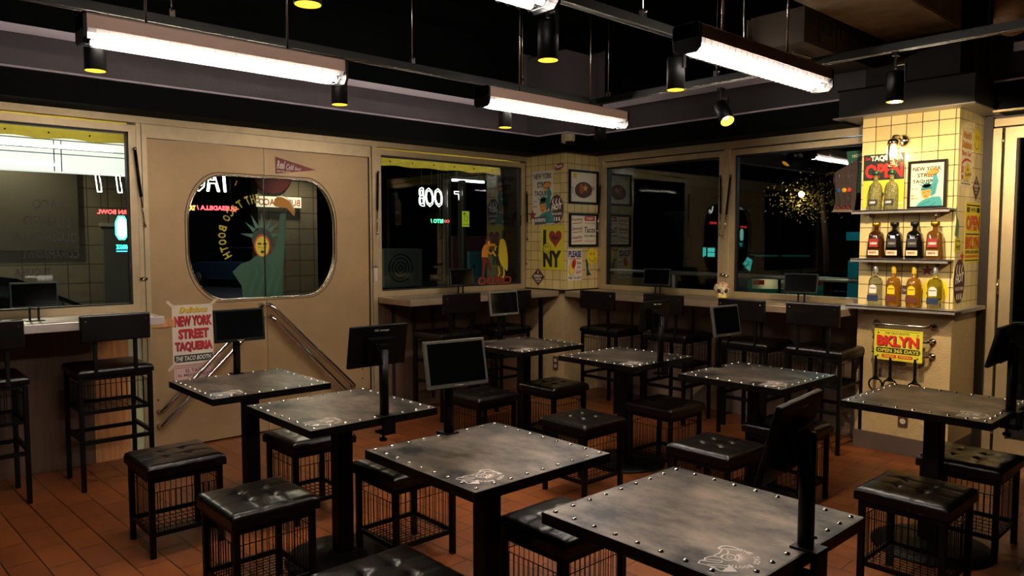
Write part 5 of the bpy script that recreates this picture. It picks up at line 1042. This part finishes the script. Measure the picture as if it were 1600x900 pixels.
# cars
def car(label, x, y, rz, col, L=4.4, H=1.42, W=1.75, darktop=None, plate=None):
    t = thing('parked_car', label, 'car', (x, y, -.1), rz, None); CP = mat('car_'+col, col, .25, spec=.8); CG = mat('car_glass', '#07090b', .05, spec=.9)
    s = L/4.4; hz = H/1.42
    body = [(-2.15, .35), (-2.2, .6), (-2.1, .85), (-1.3, .95), (1.3, .92), (2.05, .78), (2.2, .55), (2.15, .3), (1.75, .28), (1.65, .5), (1.4, .62), (1.15, .5), (1.05, .28), (-1.0, .28), (-1.1, .5), (-1.35, .62), (-1.6, .5), (-1.7, .28)]
    b = B(); n = len(body); prof = []
    for k, (yy, ins) in enumerate(((-W/2, .05), (-W/2+.1, 0), (W/2-.1, 0), (W/2, .05))):
        prof.append([(p[0]*s*(1-ins*.3), yy, p[1]*hz*(1-ins if p[1] > .7 else 1)) for p in body])
    vs = [v for r_ in prof for v in r_]; fs = [(k*n+i, k*n+(i+1) % n, (k+1)*n+(i+1) % n, (k+1)*n+i) for k in range(3) for i in range(n)]+[tuple(range(n))[::-1], tuple(3*n+i for i in range(n))]
    b.add(vs, fs, CP); b.build('body_shell', t)
    gh = [(-1.9, .93), (-1.35, 1.36), (-.9, 1.42), (.1, 1.42), (.5, 1.36), (1.35, .92)]; b = B(); n = len(gh); vs = []
    for yy, sh in ((-W/2+.06, 0), (-W/2+.24, 1), (W/2-.24, 1), (W/2-.06, 0)): vs += [(p[0]*s, yy if (p[1] < 1 or sh) else yy+(.12 if yy < 0 else -.12), p[1]*hz if (sh or p[1] < 1) else (p[1]-.06)*hz) for p in gh]
    b.add(vs, [(k*n+i, k*n+(i+1) % n, (k+1)*n+(i+1) % n, (k+1)*n+i) for k in range(3) for i in range(n)]+[tuple(range(n))[::-1], tuple(3*n+i for i in range(n))], CG); b.build('cabin_glass', t)
    b = B(); b.box(-1.3*s, .3*s, -W/2+.26, W/2-.26, 1.40*hz, 1.435*hz, darktop or CP); b.build('roof', t)
    for wx in (-1.35, 1.4):
        for wy in (-1, 1):
            b = B(); b.lathe([(.0, -.1), (.2, -.1), (.31, -.09), (.33, -.05), (.33, .05), (.31, .09), (.2, .1), (0, .1)], (wx*s, wy*(W/2-.1), .33), mat('tyre_rubber', '#0a0a0a', .8), 24, 'Y'); wl = b.build('wheel', t)
            b = B(); b.lathe([(.19, .0), (.17, .012), (.05, .02), (0, .02)], (wx*s, wy*(W/2+.005)-.0, .33), SHELFM, 20, 'Y'); b.build('hubcap', wl)
    b = B(); [b.ball((2.12*s, wy*(W/2-.3), .66*hz), .09, REFL, 10, 8, (.5, 1.4, .7)) for wy in (-1, 1)]; b.build('headlight', t)
    b = B(); [b.cbox((-2.14*s, wy*(W/2-.25), .75*hz), (.04, .25, .12), RED2) for wy in (-1, 1)]; b.build('taillight', t)
    if plate:
        O = Vector((-2.2*s-.012, .17, .55)); F = Flat(O, (0, -1, 0), Z); F.board([(0, 0), (.335, 0), (.335, .155), (0, .155)], .006, flat('#cfe0dc')); F.text(plate, .02, .03, .315, .125, INK, bold=.04); F.build('number_plate', t)
    return t
car('dark parked car filling the lower left window', -7.5, .55, math.radians(90), '#15181c')
car('blue grey parked car behind the arched yellow lettering', -27, 11.2, math.radians(-160), '#31465a')
car('teal parked car with a number plate seen below the outside rail', -9.6, 18.0, math.radians(125), '#1ba5a8', plate='320 24', H=1.3)
# teal kiosk behind the pillar's left edge
t = thing('teal_kiosk', 'turquoise kiosk outside just left of the yellow tiled pillar', 'kiosk', (-3.6, 9.4, -.1)); TK = mat('kiosk_teal', '#19a0ad', .5)
b = B(); b.box(-3.87, -3.0, 9.0, 9.6, -.1, 1.32, TK); b.build('cabinet', t, True); b = B(); b.box(-3.88, -2.9, 8.95, 9.7, 1.56, 1.66, TK); b.box(-3.8, -3.76, 9.0, 9.04, 1.3, 1.62, IRON); b.build('roof', t, True)
ld = bpy.data.lights.new('kiosk_fill', 'POINT'); ld.energy = 10; ld.color = (.6, .95, 1); ld.shadow_soft_size = .1; lo = bpy.data.objects.new('kiosk_fill_light', ld); C.objects.link(lo); lo.parent = t; lo.location = (.2, -1.4, 2.4)  # bare point light without a fitting, added to light the teal kiosk
car_l = thing('street_lamp', 'street lamp added to light the blue grey car, its post seen through the rounded window', 'street lamp', (-25.5, 12.6, -.1)); b = B(); b.tube([(-25.5, 13.6, -.1), (-25.5, 13.6, 4.9), (-25.0, 12.0, 5.0)], .05, IRON, 8); b.build('post', car_l, True); b = B(); b.ball((-24.9, 11.8, 4.9), .14, mat('street_white', (1, .95, .85), .5, emit=20), 12, 8); b.build('lamp_globe', car_l, True)  # lamp added here because the car was too dark
ld = bpy.data.lights.new('car_fill_white', 'POINT'); ld.energy = 160; ld.color = (.85, .93, 1); ld.shadow_soft_size = .15; lo = bpy.data.objects.new('car_fill_light', ld); C.objects.link(lo); lo.parent = car_l; lo.location = Vector((-23.5, 10.0, 4.6))-Vector(car_l.location)
t = thing('street_sign', 'small turquoise lit sign far outside beyond the left back window', 'sign', (-14.1, 21.85, 1.2)); F = Flat((-14.3, 21.85, 1.0), X, Z, .002); F.board([(0, 0), (.5, 0), (.5, .36), (0, .36)], .03, INK); TQ = mat('sign_turquoise', (.1, .8, .7), .5, emit=.5, ecol=(.1, .8, .7))
for i in range(3): F.rect(.02+.045*i, .02+.02*i, .05+.045*i, .34, TQ)
F.rect(.2, .03, .48, .33, TQ); F.up(); [F.rect(.22+.06*i, .03, .23+.06*i, .33, INK) for i in range(5)]; F.rect(.2, .17, .48, .19, INK); F.build('lit_face', t, True); b = B(); b.tube([(-14.05, 21.9, -.1), (-14.05, 21.9, 1.1)], .03, IRON); b.build('post', t, True)
# handrail outside
b = B(); b.tube([(-5.6, 6.42, 1.23), (-1.7, 6.42, 1.21)], .022, SHELFM, 10); b.tube([(-5.6, 6.42, .7), (-1.7, 6.42, .7)], .014, SHELFM, 8)
for xx in (-5.5, -4.55, -3.3, -2.0): b.tube([(xx, 6.42, -.1), (xx, 6.42, 1.21)], .016, SHELFM, 8)
tag(b.build('outside_railing'), 'steel handrail running outside the two back windows', 'railing')
# hanging poster with glass bottles behind window 4
t = thing('bottle_cutout', 'brown cutout of three glass bottles hung in the window by the tiled pillar', 'sign', (-2.59, WY-.02, 1.79)); F = Flat((0, WY+.018, 0), X, Z, .0015)
F.board([(-2.70, 1.79), (-2.53, 1.78), (-2.52, 1.86), (-2.50, 2.20), (-2.69, 2.10), (-2.68, 1.86)], .003, flat('#3b2620')); F.poly([(-2.71, 1.785), (-2.54, 1.78), (-2.55, 1.80), (-2.69, 1.805)], flat('#7c6a50')); F.build('backing', t, True)
b = B(); yy = WY-.0
for (xx, cc) in ((-2.655, flat('#1f4a86')), (-2.61, flat('#d9a41e')), (-2.57, flat('#c4451c'))):
    b.ball((xx, yy+.008, 1.955), .02, cc, 12, 8, (1, .5, 1)); b.lathe([(.012, 0), (.014, .01), (.014, .09), (.006, .12), (.006, .14)], (xx, yy+.008, 1.82), GCLEAR, 10); b.ball((xx, yy+.008, 1.818), .012, flat('#a8281c'), 8, 6)
b.build('glass_bottles', t, True); b = B()
for i in range(8): b.tube(bez([(-2.69+.022*i, yy+.012, 2.12), (-2.685+.022*i+random.uniform(-.01, .01), yy+.006, 2.06), (-2.69+.022*i, yy+.012, 1.99)], 4), .0018, CHROME, 4)
b.build('wire_script', t, True)
F = Flat((0, WY+.02, 0), X, Z, .001); F.board([(-2.56, 1.93), (-2.43, 1.93), (-2.42, 2.26), (-2.60, 2.26)], .002, flat('#0e5a3a')); F.text('TEQUILA', -2.56, 2.20, -2.45, 2.225, WHT, rise=.02); F.text('cold', -2.56, 2.165, -2.47, 2.18, WHT); F.disc((-2.525, 2.13), .02, .015, YEL); tag(F.build('green_banner'), 'green tequila banner hanging behind the bottle cutout', 'banner')
# street tree with a warm lamp in it
t = thing('street_tree', 'dark tree outside with a warm street lamp shining through its leaves', 'tree', (-5.4, 14, -.1)); b = B(); b.tube([(-7.0, 15.4, -.1), (-7.05, 15.4, 1.2), (-7.1, 15.2, 2.5)], [.1, .08, .05], mat('bark', '#2a211a', .9), 8); b.build('trunk', t, True)
b = B(); LF = mat('leaf_olive', '#5a5220', .6)
for i in range(900):
    c = Vector((random.gauss(-7.1, .42), random.gauss(15, .4), random.gauss(2.42, .22))); d = Vector((random.uniform(-1, 1), random.uniform(-1, 1), random.uniform(-1, 1))).normalized()*.032; e = d.orthogonal().normalized()*.014
    b.add([c-d, c+e, c+d, c-e], [(0, 1, 2, 3)], LF)
b.build('foliage', t, True)
t2 = thing('street_lamp', 'warm street lamp glowing inside the dark tree', 'street lamp', (-6.3, 15.1, -.1)); b = B(); b.tube([(-7.9, 15.0, -.1), (-7.9, 15.0, 2.75), (-7.38, 14.85, 2.6)], .03, IRON, 8); b.build('post', t2, True); b = B(); b.ball((-7.38, 14.85, 2.52), .06, mat('street_glow', (1, .7, .3), .5, emit=30, ecol=(1, .65, .25)), 12, 8); b.build('lamp_globe', t2, True)
ld = bpy.data.lights.new('street_bulb', 'POINT'); ld.energy = 22; ld.color = (1, .7, .35); ld.shadow_soft_size = .08; lo = bpy.data.objects.new('street_light', ld); C.objects.link(lo); lo.parent = t2; lo.location = Vector((-7.38, 14.6, 2.45))-Vector(t2.location)
# dark buildings closing the street
for (x0, x1, y0, y1, h, lb) in ((-20, -3, 22, 26, 7, 'dark building across the street beyond the back windows'), (-36, -30, -5, 30, 8, 'dark building far beyond the rounded window'), (-2, 8, 20, 24, 7, 'dark building beyond the folding glass door')):
    t = thing('far_building', lb, 'building', ((x0+x1)/2, (y0+y1)/2, -.1)); b = B(); b.box(x0, x1, y0, y1, -.1, h, mat('far_facade', '#060708', .9, spec=.05)); b.build('facade', t, True); b = B()
    for k in range(5):
        yy = y0-.02
        if x1-x0 > y1-y0: xx = x0+1+k*(x1-x0-2)/5; b.box(xx, xx+.9, y0-.03, y0+.02, 1.2, 2.6, mat('far_window', '#0a1216', .1))
        else: xx = y0+2+k*(y1-y0)/6; b.box(x1-.02, x1+.03, xx, xx+1.4, 1.2, 2.8, mat('far_window', '#0a1216', .1))
    b.build('window_panes', t, True)
t = thing('stacked_crates', 'pale crates outside low behind the folding glass door', 'crate', (-.9, 7.3, -.1)); b = B(); b.box(-1.25, -.6, 7.0, 7.5, -.1, .28, flat('#7a705c')); b.build('lower_crate', t, True); b = B(); b.box(-1.2, -.65, 7.03, 7.47, .28, .48, flat('#8a8066')); b.build('upper_crate', t, True)
